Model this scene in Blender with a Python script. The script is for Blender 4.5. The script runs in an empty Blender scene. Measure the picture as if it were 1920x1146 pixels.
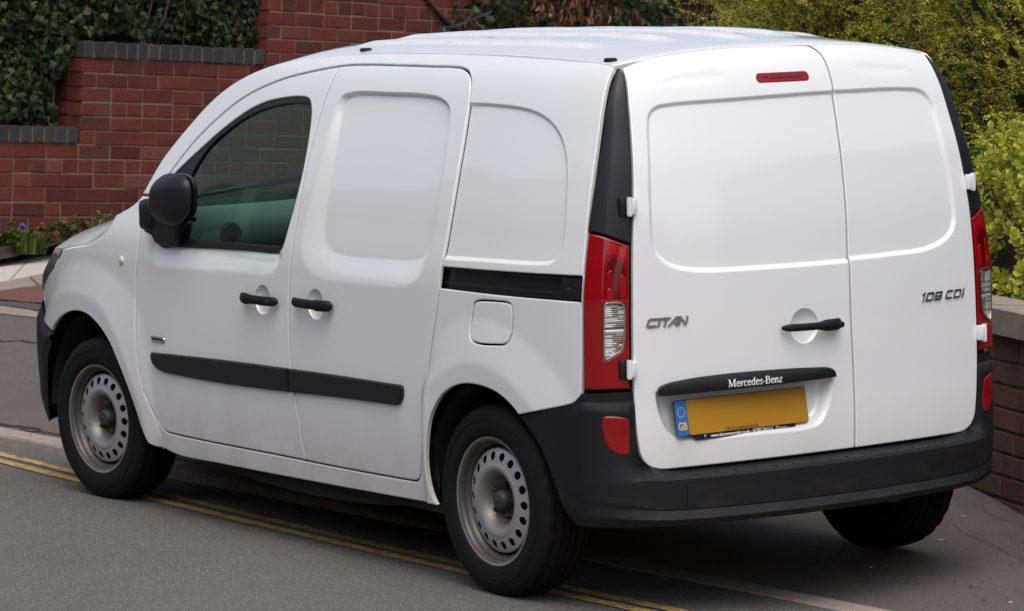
import bpy, bmesh, math, random
import numpy as np
from mathutils import Matrix, Vector
from mathutils.geometry import delaunay_2d_cdt

random.seed(7)
rng = np.random.default_rng(11)
scene = bpy.context.scene
COL = scene.collection

# ------------------------------------------------------------------ camera, sky, sun, exposure
cam_data = bpy.data.cameras.new('camera')
cam_data.lens = 125.49
cam_data.sensor_width = 36.0
cam_data.clip_end = 2000
cam = bpy.data.objects.new('camera', cam_data)
COL.objects.link(cam)
CR = (-0.566470, -0.823120, 0.039823)      # camera right
CU = (0.072147, -0.001397, 0.997393)       # camera up
CF = (0.820918, -0.567866, -0.060177)      # view direction
CPOS = (-9.3752, 7.3172, 1.6257)
cam.matrix_world = Matrix(((CR[0], CU[0], -CF[0], CPOS[0]), (CR[1], CU[1], -CF[1], CPOS[1]),
                           (CR[2], CU[2], -CF[2], CPOS[2]), (0, 0, 0, 1)))
scene.camera = cam
cam_data.dof.use_dof = True
cam_data.dof.focus_distance = 12.6
cam_data.dof.aperture_fstop = 11.0
FPX = 6692.8

SUN_EL, SUN_AZ = math.radians(60), math.radians(148)   # azimuth measured in world from +X towards +Y
world = bpy.data.worlds.new('World')
scene.world = world
world.use_nodes = True
wn = world.node_tree.nodes
bg = wn['Background']
sky = wn.new('ShaderNodeTexSky')
sky.sky_type = 'NISHITA'
sky.sun_disc = False
sky.sun_elevation = SUN_EL
sky.sun_rotation = math.pi / 2 - SUN_AZ
sky.dust_density = 4.0
sky.ozone_density = 0.6
sky.air_density = 0.8
hs = wn.new('ShaderNodeHueSaturation')      # thin overcast: paler than a clear sky
hs.inputs['Saturation'].default_value = 0.62
world.node_tree.links.new(sky.outputs[0], hs.inputs['Color'])
world.node_tree.links.new(hs.outputs[0], bg.inputs[0])
bg.inputs[1].default_value = 0.15
sun_data = bpy.data.lights.new('sun', 'SUN')
sun_data.energy = 1.05
sun_data.angle = math.radians(60)
sun_data.color = (1.0, 0.96, 0.9)
sun = bpy.data.objects.new('sun', sun_data)
COL.objects.link(sun)
sd = Vector((math.cos(SUN_EL) * math.cos(SUN_AZ), math.cos(SUN_EL) * math.sin(SUN_AZ), math.sin(SUN_EL)))
sun.rotation_euler = sd.to_track_quat('Z', 'Y').to_euler()
scene.view_settings.view_transform = 'Standard'
scene.view_settings.look = 'None'
scene.view_settings.exposure = 0.33
scene.view_settings.gamma = 1.0
scene.view_settings.use_curve_mapping = False
scene.cycles.max_bounces = 8
scene.cycles.transparent_max_bounces = 12
scene.cycles.caustics_reflective = False
scene.cycles.caustics_refractive = False

# ------------------------------------------------------------------ helpers
def pchip(xs, ys, x):
    xs = np.asarray(xs, float); ys = np.asarray(ys, float); x = np.asarray(x, float)
    h = np.diff(xs); d = np.diff(ys) / h
    m = np.zeros_like(xs)
    for i in range(1, len(xs) - 1):
        if d[i - 1] * d[i] > 0:
            w1 = 2 * h[i] + h[i - 1]; w2 = h[i] + 2 * h[i - 1]
            m[i] = (w1 + w2) / (w1 / d[i - 1] + w2 / d[i])
    m[0] = d[0]; m[-1] = d[-1]
    xc = np.clip(x, xs[0], xs[-1])
    i = np.clip(np.searchsorted(xs, xc, side='right') - 1, 0, len(xs) - 2)
    t = (xc - xs[i]) / h[i]
    y = ((2*t**3 - 3*t**2 + 1) * ys[i] + (t**3 - 2*t**2 + t) * h[i] * m[i]
         + (-2*t**3 + 3*t**2) * ys[i + 1] + (t**3 - t**2) * h[i] * m[i + 1])
    return y + np.where(x > xs[-1], (x - xs[-1]) * m[-1], 0) + np.where(x < xs[0], (x - xs[0]) * m[0], 0)

def sstep(a, b, x):
    t = np.clip((np.asarray(x, float) - a) / (b - a), 0, 1)
    return t * t * (3 - 2 * t)

def cr(pts, step):
    """smooth curve through pts, resampled every step"""
    P = np.array(pts, float)
    P = P[np.r_[True, np.linalg.norm(np.diff(P, axis=0), axis=1) > 1e-7]]
    if len(P) == 2:
        n = max(1, int(round(np.linalg.norm(P[1] - P[0]) / step)))
        t = np.linspace(0, 1, n + 1)[:, None]
        return P[0] + (P[1] - P[0]) * t
    d = np.sqrt(np.linalg.norm(np.diff(P, axis=0), axis=1)); s = np.r_[0, np.cumsum(d)]
    m = np.zeros_like(P)
    for i in range(1, len(P) - 1):
        a, b = s[i] - s[i - 1], s[i + 1] - s[i]
        m[i] = ((P[i] - P[i - 1]) / a * b + (P[i + 1] - P[i]) / b * a) / (a + b)
    m[0] = 2 * (P[1] - P[0]) / d[0] - m[1]; m[-1] = 2 * (P[-1] - P[-2]) / d[-1] - m[-2]
    out = []
    for i in range(len(P) - 1):
        t = np.linspace(0, 1, 24, endpoint=False)[:, None]; h = d[i]
        out.append((2*t**3 - 3*t**2 + 1) * P[i] + (t**3 - 2*t**2 + t) * h * m[i] + (-2*t**3 + 3*t**2) * P[i + 1] + (t**3 - t**2) * h * m[i + 1])
    Q = np.vstack(out + [P[-1:]])
    L = np.r_[0, np.cumsum(np.linalg.norm(np.diff(Q, axis=0), axis=1))]
    n = max(2, int(round(L[-1] / step)))
    t = np.linspace(0, L[-1], n + 1)
    return np.stack([np.interp(t, L, Q[:, k]) for k in range(P.shape[1])], 1)

def outline(*segs, step=0.009):
    out = []
    for s in segs:
        c = cr(s, step)
        if out and np.linalg.norm(out[-1][-1] - c[0]) < 1e-6: c = c[1:]
        out.append(c)
    Q = np.vstack(out)
    if np.linalg.norm(Q[0] - Q[-1]) < 1e-6: Q = Q[:-1]
    a = 0.5 * np.sum(Q[:, 0] * np.roll(Q[:, 1], -1) - np.roll(Q[:, 0], -1) * Q[:, 1])
    return Q if a > 0 else Q[::-1].copy()

def inside(P, poly):
    x, y = P[:, 0], P[:, 1]; r = np.zeros(len(P), bool)
    x0, y0 = poly[:, 0], poly[:, 1]; x1, y1 = np.roll(x0, -1), np.roll(y0, -1)
    for a, b, c, d in zip(x0, y0, x1, y1):
        if b == d: continue
        k = ((b > y) != (d > y)) & (x < (c - a) * (y - b) / (d - b) + a)
        r ^= k
    return r

def pdist(P, poly, closed=True):
    A = poly; B = np.roll(poly, -1, 0)
    if not closed: A, B = A[:-1], B[:-1]
    best = np.full(len(P), 1e9)
    for a, b in zip(A, B):
        ab = b - a; l = ab @ ab
        if l < 1e-14: continue
        t = np.clip(((P - a) @ ab) / l, 0, 1)
        q = P - (a + t[:, None] * ab)
        best = np.minimum(best, np.einsum('ij,ij->i', q, q))
    return np.sqrt(best)

def offset_poly(Q, d):
    """Q counter-clockwise; positive d goes inwards"""
    e = np.roll(Q, -1, 0) - Q; n = np.stack([-e[:, 1], e[:, 0]], 1); n /= np.linalg.norm(n, axis=1)[:, None] + 1e-12
    m = n + np.roll(n, 1, 0); k = 1 + np.einsum('ij,ij->i', n, np.roll(n, 1, 0))
    return Q + d * m / np.maximum(k, 0.35)[:, None]

def link(o, parent=None):
    COL.objects.link(o)
    if parent is not None: o.parent = parent
    return o

def add_mesh(name, V, F, mat, parent=None, smooth=False, angle=None):
    me = bpy.data.meshes.new(name)
    me.from_pydata([tuple(map(float, v)) for v in V], [], [tuple(map(int, f)) for f in F])
    if mat is not None: me.materials.append(mat)
    if smooth:
        me.polygons.foreach_set('use_smooth', [True] * len(me.polygons))
        if angle: me.set_sharp_from_angle(angle=math.radians(angle))
    me.update()
    return link(bpy.data.objects.new(name, me), parent)

def empty(name, loc=(0, 0, 0), parent=None):
    o = bpy.data.objects.new(name, None); o.empty_display_size = 0.2; o.location = loc
    return link(o, parent)

def tag(o, label=None, cat=None, group=None, kind=None):
    if label: o['label'] = label
    if cat: o['category'] = cat
    if group: o['group'] = group
    if kind: o['kind'] = kind
    return o

class MB:
    """collects simple shapes, builds one mesh object"""
    def __init__(s): s.V = []; s.F = []
    def add(s, V, F):
        b = len(s.V); s.V += [tuple(v) for v in V]; s.F += [tuple(i + b for i in f) for f in F]
    def box(s, c, d, M=None, bev=0.0):
        hx, hy, hz = d[0] / 2, d[1] / 2, d[2] / 2
        if bev <= 0:
            V = [(x, y, z) for x in (-hx, hx) for y in (-hy, hy) for z in (-hz, hz)]
            F = [(0, 1, 3, 2), (4, 6, 7, 5), (0, 4, 5, 1), (2, 3, 7, 6), (0, 2, 6, 4), (1, 5, 7, 3)]
        else:
            bm = bmesh.new(); bmesh.ops.create_cube(bm, size=1)
            for v in bm.verts: v.co = Vector((v.co.x * d[0], v.co.y * d[1], v.co.z * d[2]))
            bmesh.ops.bevel(bm, geom=bm.edges[:], offset=bev, segments=2, affect='EDGES', profile=0.5)
            bm.verts.index_update()
            V = [v.co[:] for v in bm.verts]; F = [[v.index for v in f.verts] for f in bm.faces]; bm.free()
        if M is not None: V = [(M @ Vector(v))[:] for v in V]
        s.add([(v[0] + c[0], v[1] + c[1], v[2] + c[2]) for v in V], F); return s
    def tube(s, pts, rad, n=10, caps=True, sq=(1, 1)):
        P = np.array(pts, float); k = len(P); rad = np.broadcast_to(np.asarray(rad, float), (k,))
        T = np.gradient(P, axis=0); T /= np.linalg.norm(T, axis=1)[:, None] + 1e-12
        up = np.array([0, 0, 1.0]) if abs(T[0][2]) < 0.9 else np.array([1.0, 0, 0])
        V = []
        for i in range(k):
            a = np.cross(up, T[i]); a /= np.linalg.norm(a); b = np.cross(T[i], a); up = b
            for j in range(n):
                t = 2 * math.pi * j / n
                V.append(P[i] + rad[i] * (math.cos(t) * a * sq[0] + math.sin(t) * b * sq[1]))
        F = [(i * n + j, i * n + (j + 1) % n, (i + 1) * n + (j + 1) % n, (i + 1) * n + j) for i in range(k - 1) for j in range(n)]
        if caps: F += [tuple(range(n))[::-1], tuple((k - 1) * n + j for j in range(n))]
        s.add(V, F); return s
    def lathe(s, prof, n=48, axis='y', c=(0, 0, 0)):
        """prof: (radius, axial)"""
        V = []
        for r, a in prof:
            for j in range(n):
                t = 2 * math.pi * j / n
                p = (r * math.cos(t), a, r * math.sin(t)) if axis == 'y' else (r * math.cos(t), r * math.sin(t), a)
                V.append((p[0] + c[0], p[1] + c[1], p[2] + c[2]))
        F = [(i * n + j, i * n + (j + 1) % n, (i + 1) * n + (j + 1) % n, (i + 1) * n + j) for i in range(len(prof) - 1) for j in range(n)]
        s.add(V, F); return s
    def build(s, name, mat, parent=None, smooth=False, angle=None):
        return add_mesh(name, s.V, s.F, mat, parent, smooth, angle)

def grid_mesh(name, G, mat, parent=None, smooth=True, angle=None, flip=False, closed_u=False):
    """G: array (nu, nv, 3)"""
    nu, nv = G.shape[:2]; F = []
    for i in range(nu if closed_u else nu - 1):
        for j in range(nv - 1):
            a, b, c, d = i * nv + j, ((i + 1) % nu) * nv + j, ((i + 1) % nu) * nv + j + 1, i * nv + j + 1
            F.append((a, d, c, b) if flip else (a, b, c, d))
    return add_mesh(name, G.reshape(-1, 3), F, mat, parent, smooth, angle)

# ------------------------------------------------------------------ materials
def new_mat(name):
    m = bpy.data.materials.new(name); m.use_nodes = True
    nt = m.node_tree
    return m, nt, nt.nodes['Principled BSDF']

def N(nt, typ, **kw):
    n = nt.nodes.new(typ)
    for k, v in kw.items():
        if k in n.inputs: n.inputs[k].default_value = v
        else: setattr(n, k, v)
    return n

def L(nt, a, b): nt.links.new(a, b)

def ramp(nt, fac, stops):
    r = N(nt, 'ShaderNodeValToRGB'); L(nt, fac, r.inputs[0])
    e = r.color_ramp.elements
    while len(e) < len(stops): e.new(0.5)
    for k, (p, c) in enumerate(stops):
        e[k].position = p; e[k].color = (*c, 1) if len(c) == 3 else c
    return r

def mix(nt, fac, a, b, blend='MIX'):
    m = N(nt, 'ShaderNodeMix', data_type='RGBA', blend_type=blend)
    for s, v in ((m.inputs[0], fac), (m.inputs[6], a), (m.inputs[7], b)):
        if hasattr(v, 'is_linked'): L(nt, v, s)
        elif isinstance(v, (int, float)): s.default_value = v
        else: s.default_value = (*v, 1) if len(v) == 3 else v
    return m.outputs[2]

def noise(nt, scale, detail=4, rough=0.55, coord='Object', vec=None):
    n = N(nt, 'ShaderNodeTexNoise', Scale=scale, Detail=detail, Roughness=rough)
    if vec is None:
        t = N(nt, 'ShaderNodeTexCoord'); vec = t.outputs[coord]
    L(nt, vec, n.inputs['Vector'])
    return n.outputs['Fac']

def bump(nt, p, h, strength, dist):
    b = N(nt, 'ShaderNodeBump', Strength=strength, Distance=dist)
    L(nt, h, b.inputs['Height']); L(nt, b.outputs[0], p.inputs['Normal'])

def simple(name, col, rough=0.5, metal=0.0, coat=0.0, spec=0.5, bumpy=None, var=None):
    m, nt, p = new_mat(name)
    p.inputs['Base Color'].default_value = (*col, 1); p.inputs['Roughness'].default_value = rough
    p.inputs['Metallic'].default_value = metal; p.inputs['Coat Weight'].default_value = coat
    p.inputs['Coat Roughness'].default_value = 0.04; p.inputs['Specular IOR Level'].default_value = spec
    if bumpy: bump(nt, p, noise(nt, bumpy[0], 3), bumpy[1], bumpy[2])
    if var:
        f = noise(nt, var[0], 5)
        c = mix(nt, f, tuple(x * (1 - var[1]) for x in col), tuple(min(1, x * (1 + var[1])) for x in col))
        L(nt, c, p.inputs['Base Color'])
    return m

def paint_mat():
    m, nt, p = new_mat('white_paint')
    g = N(nt, 'ShaderNodeNewGeometry'); t = N(nt, 'ShaderNodeTexCoord')
    sep = N(nt, 'ShaderNodeSeparateXYZ'); L(nt, t.outputs['Object'], sep.inputs[0])
    # road film low on the sills and doors, broken up by noise
    mr = N(nt, 'ShaderNodeMapRange'); mr.inputs[1].default_value = 0.62; mr.inputs[2].default_value = 0.22
    L(nt, sep.outputs[2], mr.inputs[0])
    n1 = noise(nt, 6, 6, 0.65); n2 = noise(nt, 60, 3, 0.6)
    ma = N(nt, 'ShaderNodeMath', operation='MULTIPLY'); L(nt, mr.outputs[0], ma.inputs[0]); L(nt, n1, ma.inputs[1])
    mb = N(nt, 'ShaderNodeMath', operation='MULTIPLY'); L(nt, ma.outputs[0], mb.inputs[0]); mb.inputs[1].default_value = 0.85
    c = mix(nt, mb.outputs[0], (0.785, 0.80, 0.81), (0.30, 0.25, 0.20))
    sp = N(nt, 'ShaderNodeMath', operation='GREATER_THAN'); L(nt, n2, sp.inputs[0]); sp.inputs[1].default_value = 0.76
    sp2 = N(nt, 'ShaderNodeMath', operation='MULTIPLY'); L(nt, sp.outputs[0], sp2.inputs[0]); L(nt, ma.outputs[0], sp2.inputs[1])
    c = mix(nt, sp2.outputs[0], c, (0.12, 0.10, 0.08))
    L(nt, c, p.inputs['Base Color'])
    p.inputs['Roughness'].default_value = 0.35
    p.inputs['Coat Weight'].default_value = 1.0; p.inputs['Coat IOR'].default_value = 1.62; p.inputs['Coat Roughness'].default_value = 0.03
    cr_ = N(nt, 'ShaderNodeMath', operation='MULTIPLY'); L(nt, ma.outputs[0], cr_.inputs[0]); cr_.inputs[1].default_value = 0.5
    ca = N(nt, 'ShaderNodeMath', operation='ADD'); L(nt, cr_.outputs[0], ca.inputs[0]); ca.inputs[1].default_value = 0.03
    L(nt, ca.outputs[0], p.inputs['Coat Roughness'])
    return m

def island_value(nt):
    g = N(nt, 'ShaderNodeNewGeometry'); o = N(nt, 'ShaderNodeObjectInfo')
    a = N(nt, 'ShaderNodeMath', operation='ADD'); L(nt, g.outputs['Random Per Island'], a.inputs[0]); L(nt, o.outputs['Random'], a.inputs[1])
    f = N(nt, 'ShaderNodeMath', operation='FRACT'); L(nt, a.outputs[0], f.inputs[0])
    return f.outputs[0]

def brick_mat(name, stops, grime=(0.05, 0.035, 0.025), gamt=0.35):
    m, nt, p = new_mat(name)
    v = island_value(nt); c = ramp(nt, v, stops).outputs[0]
    g = N(nt, 'ShaderNodeNewGeometry')
    n = noise(nt, 9, 8, 0.7, vec=g.outputs['Position']); n2 = noise(nt, 70, 4, 0.6, vec=g.outputs['Position'])
    r = ramp(nt, n, [(0.42, (0, 0, 0)), (0.75, (gamt,) * 3)])
    c = mix(nt, r.outputs[0], c, grime)
    c = mix(nt, n2, mix(nt, 0.45, c, (0, 0, 0)), mix(nt, 0.03, c, (1, 1, 1)))
    mo_ = ramp(nt, noise(nt, 2.2, 6, 0.7, vec=g.outputs['Position']), [(0.40, (0, 0, 0)), (0.70, (0.40,) * 3)])
    c = mix(nt, mo_.outputs[0], c, grime)
    r3 = ramp(nt, noise(nt, 23, 5, 0.6, vec=g.outputs['Position']), [(0.72, (0, 0, 0)), (0.82, (0.22,) * 3)])
    c = mix(nt, r3.outputs[0], c, (0.45, 0.38, 0.33))
    L(nt, c, p.inputs['Base Color']); p.inputs['Roughness'].default_value = 0.85; p.inputs['Specular IOR Level'].default_value = 0.2
    bump(nt, p, n2, 0.35, 0.004)
    return m

def leaf_mat(name, stops, rough=0.45, trans=0.25, spot=None):
    m, nt, p = new_mat(name)
    c = ramp(nt, island_value(nt), stops).outputs[0]
    if spot is not None:
        at = N(nt, 'ShaderNodeAttribute', attribute_name='rim')
        c = mix(nt, at.outputs['Fac'], c, spot)
    L(nt, c, p.inputs['Base Color']); p.inputs['Roughness'].default_value = rough; p.inputs['Specular IOR Level'].default_value = 0.25
    tr = N(nt, 'ShaderNodeBsdfTranslucent'); L(nt, c, tr.inputs[0])
    ms = N(nt, 'ShaderNodeMixShader'); ms.inputs[0].default_value = trans
    L(nt, p.outputs[0], ms.inputs[1]); L(nt, tr.outputs[0], ms.inputs[2])
    L(nt, ms.outputs[0], nt.nodes['Material Output'].inputs[0])
    return m

def ground_mat(name, dark, light, speck, patch=None, scale=160):
    m, nt, p = new_mat(name)
    g = N(nt, 'ShaderNodeNewGeometry'); pos = g.outputs['Position']
    vo = N(nt, 'ShaderNodeTexVoronoi', Scale=scale); L(nt, pos, vo.inputs['Vector'])
    sepc = N(nt, 'ShaderNodeSeparateColor'); L(nt, vo.outputs['Color'], sepc.inputs[0])
    c = mix(nt, sepc.outputs[0], dark, light)
    st = N(nt, 'ShaderNodeMath', operation='GREATER_THAN'); L(nt, sepc.outputs[1], st.inputs[0]); st.inputs[1].default_value = 0.93
    c = mix(nt, st.outputs[0], c, speck)
    big = noise(nt, 0.9, 8, 0.68, vec=pos)
    c = mix(nt, big, mix(nt, 0.28, c, (0.01, 0.009, 0.008)), mix(nt, 0.10, c, (0.5, 0.44, 0.38)))
    if patch:
        pr = ramp(nt, noise(nt, 2.6, 7, 0.65, vec=pos), [(0.55, (0, 0, 0)), (0.72, (0.55,) * 3)])
        c = mix(nt, pr.outputs[0], c, patch)
    L(nt, c, p.inputs['Base Color']); p.inputs['Roughness'].default_value = 0.85
    d = N(nt, 'ShaderNodeMath', operation='MULTIPLY'); L(nt, vo.outputs['Distance'], d.inputs[0]); d.inputs[1].default_value = 1.0
    bump(nt, p, d.outputs[0], 0.6, 0.012)
    return m

def glass_mat(name, tint, refl=1.0):
    m, nt, p = new_mat(name)
    nt.nodes.remove(p)
    t = N(nt, 'ShaderNodeBsdfTransparent'); t.inputs[0].default_value = (*tint, 1)
    g = N(nt, 'ShaderNodeBsdfGlossy'); g.inputs['Roughness'].default_value = 0.02
    f = N(nt, 'ShaderNodeFresnel', IOR=1.5)
    k = N(nt, 'ShaderNodeMath', operation='MULTIPLY'); L(nt, f.outputs[0], k.inputs[0]); k.inputs[1].default_value = refl
    ms = N(nt, 'ShaderNodeMixShader'); L(nt, k.outputs[0], ms.inputs[0]); L(nt, t.outputs[0], ms.inputs[1]); L(nt, g.outputs[0], ms.inputs[2])
    L(nt, ms.outputs[0], nt.nodes['Material Output'].inputs[0])
    return m

M = {}
M['paint'] = paint_mat()
M['plastic'] = simple('black_plastic', (0.010, 0.0105, 0.012), 0.55, spec=0.2, bumpy=(900, 0.12, 0.001), var=(5, 0.25))
M['gloss_black'] = simple('gloss_black', (0.010, 0.011, 0.013), 0.28)
M['satin_black'] = simple('satin_black_trim', (0.010, 0.0105, 0.013), 0.42, spec=0.35)
M['rubber'] = simple('tyre_rubber', (0.008, 0.0075, 0.0075), 0.8, spec=0.2, bumpy=(60, 0.15, 0.002), var=(9, 0.35))
M['black'] = simple('dark_interior', (0.008, 0.008, 0.008), 0.9)
M['under'] = simple('underbody', (0.010, 0.009, 0.008), 0.9)
M['chrome'] = simple('chrome', (0.75, 0.74, 0.73), 0.16, metal=1.0)
M['red'] = simple('red_lens', (0.24, 0.002, 0.005), 0.10, coat=0.3)
M['red_bright'] = simple('bright_red_lens', (0.32, 0.004, 0.007), 0.12, coat=0.6)
M['red_dark'] = simple('dark_red_lens', (0.10, 0.001, 0.002), 0.12, coat=0.6)
M['red_flat'] = simple('red_reflector', (0.24, 0.005, 0.008), 0.25, spec=.3, coat=0.4)
M['clear'] = simple('clear_lens', (0.62, 0.61, 0.59), 0.28, metal=0.5, coat=1.0)
M['clear_dark'] = simple('lens_shade', (0.22, 0.21, 0.20), 0.25, metal=0.4, coat=1.0)
M['orange'] = simple('orange_bulb', (0.45, 0.10, 0.02), 0.25)
M['plate'] = simple('plate_yellow', (0.40, 0.195, 0.012), 0.5, spec=0.3)
M['blue'] = simple('plate_blue', (0.020, 0.13, 0.42), 0.5)
M['gold'] = simple('gold_print', (0.62, 0.47, 0.12), 0.6)
M['white'] = simple('white_print', (0.80, 0.80, 0.80), 0.5)
M['ink'] = simple('dark_print', (0.03, 0.022, 0.012), 0.6)
M['dash'] = simple('dashboard_plastic', (0.22, 0.23, 0.23), 0.5, bumpy=(300, 0.2, 0.001))
M['vent'] = simple('vent_plastic', (0.06, 0.062, 0.062), 0.4)
M['glass'] = glass_mat('tinted_glass', (0.46, 0.72, 0.66), 0.4)
M['screen'] = glass_mat('windscreen_glass', (0.70, 0.86, 0.80), 0.15)
M['headlight'] = simple('headlight_lens', (0.03, 0.031, 0.033), 0.3, spec=0.3)
M['indicator'] = simple('indicator_lens', (0.55, 0.52, 0.47), 0.2, coat=0.8)
M['hinge'] = simple('hinge_paint', (0.74, 0.75, 0.77), 0.4, coat=0.5)
M['hub'] = simple('hub_plastic', (0.030, 0.031, 0.033), 0.55)
M['nut'] = simple('wheel_nut_metal', (0.06, 0.055, 0.05), 0.5, metal=0.7)

def dusty_mat():
    m, nt, p = new_mat('weathered_black_plastic')
    t = N(nt, 'ShaderNodeTexCoord'); sep = N(nt, 'ShaderNodeSeparateXYZ'); L(nt, t.outputs['Object'], sep.inputs[0])
    mr = N(nt, 'ShaderNodeMapRange'); mr.inputs[1].default_value = 0.50; mr.inputs[2].default_value = 0.26; L(nt, sep.outputs[2], mr.inputs[0])
    sc = N(nt, 'ShaderNodeMapping'); sc.inputs['Scale'].default_value = (1, 1, 3.0); L(nt, t.outputs['Object'], sc.inputs[0])
    r1 = ramp(nt, noise(nt, 7, 8, 0.7, vec=sc.outputs[0]), [(0.50, (0, 0, 0)), (0.74, (0.5,) * 3)])
    mu = N(nt, 'ShaderNodeMath', operation='MULTIPLY'); L(nt, mr.outputs[0], mu.inputs[0]); L(nt, r1.outputs[0], mu.inputs[1])
    c = mix(nt, noise(nt, 4, 5), (0.008, 0.0085, 0.010), (0.014, 0.0145, 0.016))
    c = mix(nt, mu.outputs[0], c, (0.055, 0.045, 0.036))
    L(nt, c, p.inputs['Base Color']); p.inputs['Roughness'].default_value = 0.55; p.inputs['Specular IOR Level'].default_value = 0.22
    bump(nt, p, noise(nt, 900, 2), 0.12, 0.001)
    return m
M['bumper'] = dusty_mat()

def rim_mat():
    m, nt, p = new_mat('steel_wheel')
    t = N(nt, 'ShaderNodeTexCoord'); sep = N(nt, 'ShaderNodeSeparateXYZ'); L(nt, t.outputs['Object'], sep.inputs[0])
    a = N(nt, 'ShaderNodeVectorMath', operation='MULTIPLY'); L(nt, t.outputs['Object'], a.inputs[0]); a.inputs[1].default_value = (1, 0, 1)
    ln = N(nt, 'ShaderNodeVectorMath', operation='LENGTH'); L(nt, a.outputs[0], ln.inputs[0])
    r = ramp(nt, ln.outputs[1], [(0.050, (0.05, 0.045, 0.04)), (0.080, (0.20, 0.19, 0.18)), (0.120, (0.50, 0.50, 0.50)), (0.165, (0.56, 0.56, 0.56)), (0.174, (0.10, 0.092, 0.086)), (0.200, (0.11, 0.102, 0.095)), (0.206, (0.40, 0.39, 0.38))])
    n = noise(nt, 14, 6, 0.65)
    c = mix(nt, n, mix(nt, 0.25, r.outputs[0], (0.06, 0.045, 0.035)), r.outputs[0])
    L(nt, c, p.inputs['Base Color']); p.inputs['Metallic'].default_value = 0.55; p.inputs['Roughness'].default_value = 0.42
    return m
M['rim'] = rim_mat()

M['brick'] = brick_mat('red_brick', [(0.0, (0.100, 0.013, 0.008)), (0.35, (0.165, 0.022, 0.014)), (0.7, (0.205, 0.031, 0.018)), (0.84, (0.11, 0.024, 0.020)), (0.93, (0.19, 0.040, 0.030)), (1.0, (0.23, 0.070, 0.050))], grime=(0.06, 0.022, 0.018))
M['brick_old'] = brick_mat('weathered_brick', [(0.0, (0.14, 0.045, 0.030)), (0.5, (0.21, 0.070, 0.045)), (0.8, (0.16, 0.080, 0.050)), (1.0, (0.26, 0.100, 0.065))], grime=(0.055, 0.05, 0.032), gamt=0.6)
M['brick_blue'] = brick_mat('blue_coping_brick', [(0.0, (0.030, 0.032, 0.038)), (0.6, (0.045, 0.047, 0.053)), (1.0, (0.065, 0.052, 0.052))], grime=(0.03, 0.028, 0.026), gamt=0.3)
M['mortar'] = simple('mortar', (0.21, 0.15, 0.10), 0.95, bumpy=(80, 0.5, 0.004), var=(7, 0.55))
M['mortar_old'] = simple('old_mortar', (0.13, 0.105, 0.075), 0.95, bumpy=(80, 0.5, 0.004), var=(7, 0.5))
M['stone'] = simple('coping_stone', (0.25, 0.215, 0.165), 0.9, bumpy=(60, 0.5, 0.004), var=(14, 0.35))
M['kerb'] = simple('kerb_stone_granite', (0.30, 0.245, 0.215), 0.85, bumpy=(90, 0.4, 0.003), var=(25, 0.35))
M['road'] = ground_mat('road_asphalt', (0.080, 0.077, 0.075), (0.150, 0.145, 0.140), (0.38, 0.36, 0.34), scale=240)
M['pave'] = ground_mat('pavement_asphalt', (0.090, 0.080, 0.073), (0.138, 0.124, 0.112), (0.20, 0.18, 0.155), patch=(0.17, 0.135, 0.105), scale=260)
M['slab'] = simple('pale_concrete_slab', (0.47, 0.43, 0.39), 0.9, bumpy=(120, 0.4, 0.003), var=(6, 0.16))
M['slab_grey'] = simple('grey_concrete_slab', (0.24, 0.20, 0.17), 0.9, bumpy=(120, 0.4, 0.003), var=(6, 0.2))
M['red_strip'] = simple('red_asphalt', (0.13, 0.055, 0.050), 0.9, bumpy=(150, 0.5, 0.003), var=(10, 0.25))
M['dark_strip'] = simple('dark_asphalt_patch', (0.060, 0.060, 0.062), 0.9, bumpy=(150, 0.5, 0.003), var=(10, 0.3))
M['soil'] = simple('soil', (0.035, 0.026, 0.018), 0.95, bumpy=(40, 1.0, 0.02), var=(12, 0.5))
M['bark'] = simple('bark', (0.060, 0.042, 0.030), 0.9, bumpy=(60, 0.6, 0.004), var=(20, 0.4))
M['twigs'] = simple('twig_mass', (0.022, 0.020, 0.013), 0.95, var=(20, 0.5))  # dark colour of the added foliage cores, in place of deep leaf shade

def line_mat():
    m, nt, p = new_mat('yellow_line_paint')
    g = N(nt, 'ShaderNodeNewGeometry'); pos = g.outputs['Position']
    vo = N(nt, 'ShaderNodeTexVoronoi', Scale=170); L(nt, pos, vo.inputs['Vector'])
    sc = N(nt, 'ShaderNodeSeparateColor'); L(nt, vo.outputs['Color'], sc.inputs[0])
    c = mix(nt, sc.outputs[0], (0.46, 0.285, 0.085), (0.60, 0.40, 0.14))
    w = ramp(nt, noise(nt, 16, 8, 0.75, vec=pos), [(0.48, (0, 0, 0)), (0.62, (0.85,) * 3)])
    c = mix(nt, w.outputs[0], c, (0.10, 0.085, 0.065))
    L(nt, c, p.inputs['Base Color']); p.inputs['Roughness'].default_value = 0.8
    bump(nt, p, vo.outputs['Distance'], 0.5, 0.010)
    return m
M['line'] = line_mat()
M['ivy'] = leaf_mat('ivy_leaf', [(0.0, (0.008, 0.018, 0.007)), (0.5, (0.018, 0.036, 0.012)), (0.8, (0.038, 0.062, 0.020)), (0.985, (0.085, 0.120, 0.040)), (1.0, (0.16, 0.05, 0.02))], 0.5, 0.15)
M['eu'] = leaf_mat('variegated_leaf', [(0.0, (0.17, 0.25, 0.020)), (0.4, (0.44, 0.52, 0.022)), (0.75, (0.68, 0.70, 0.036)), (0.93, (0.46, 0.48, 0.07)), (1.0, (0.52, 0.45, 0.22))], 0.35, 0.35, spot=(0.50, 0.46, 0.18))
M['lon'] = leaf_mat('golden_shrub_leaf', [(0.0, (0.095, 0.125, 0.012)), (0.4, (0.30, 0.32, 0.026)), (0.8, (0.52, 0.48, 0.05)), (1.0, (0.70, 0.60, 0.16))], 0.4, 0.35)
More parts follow.
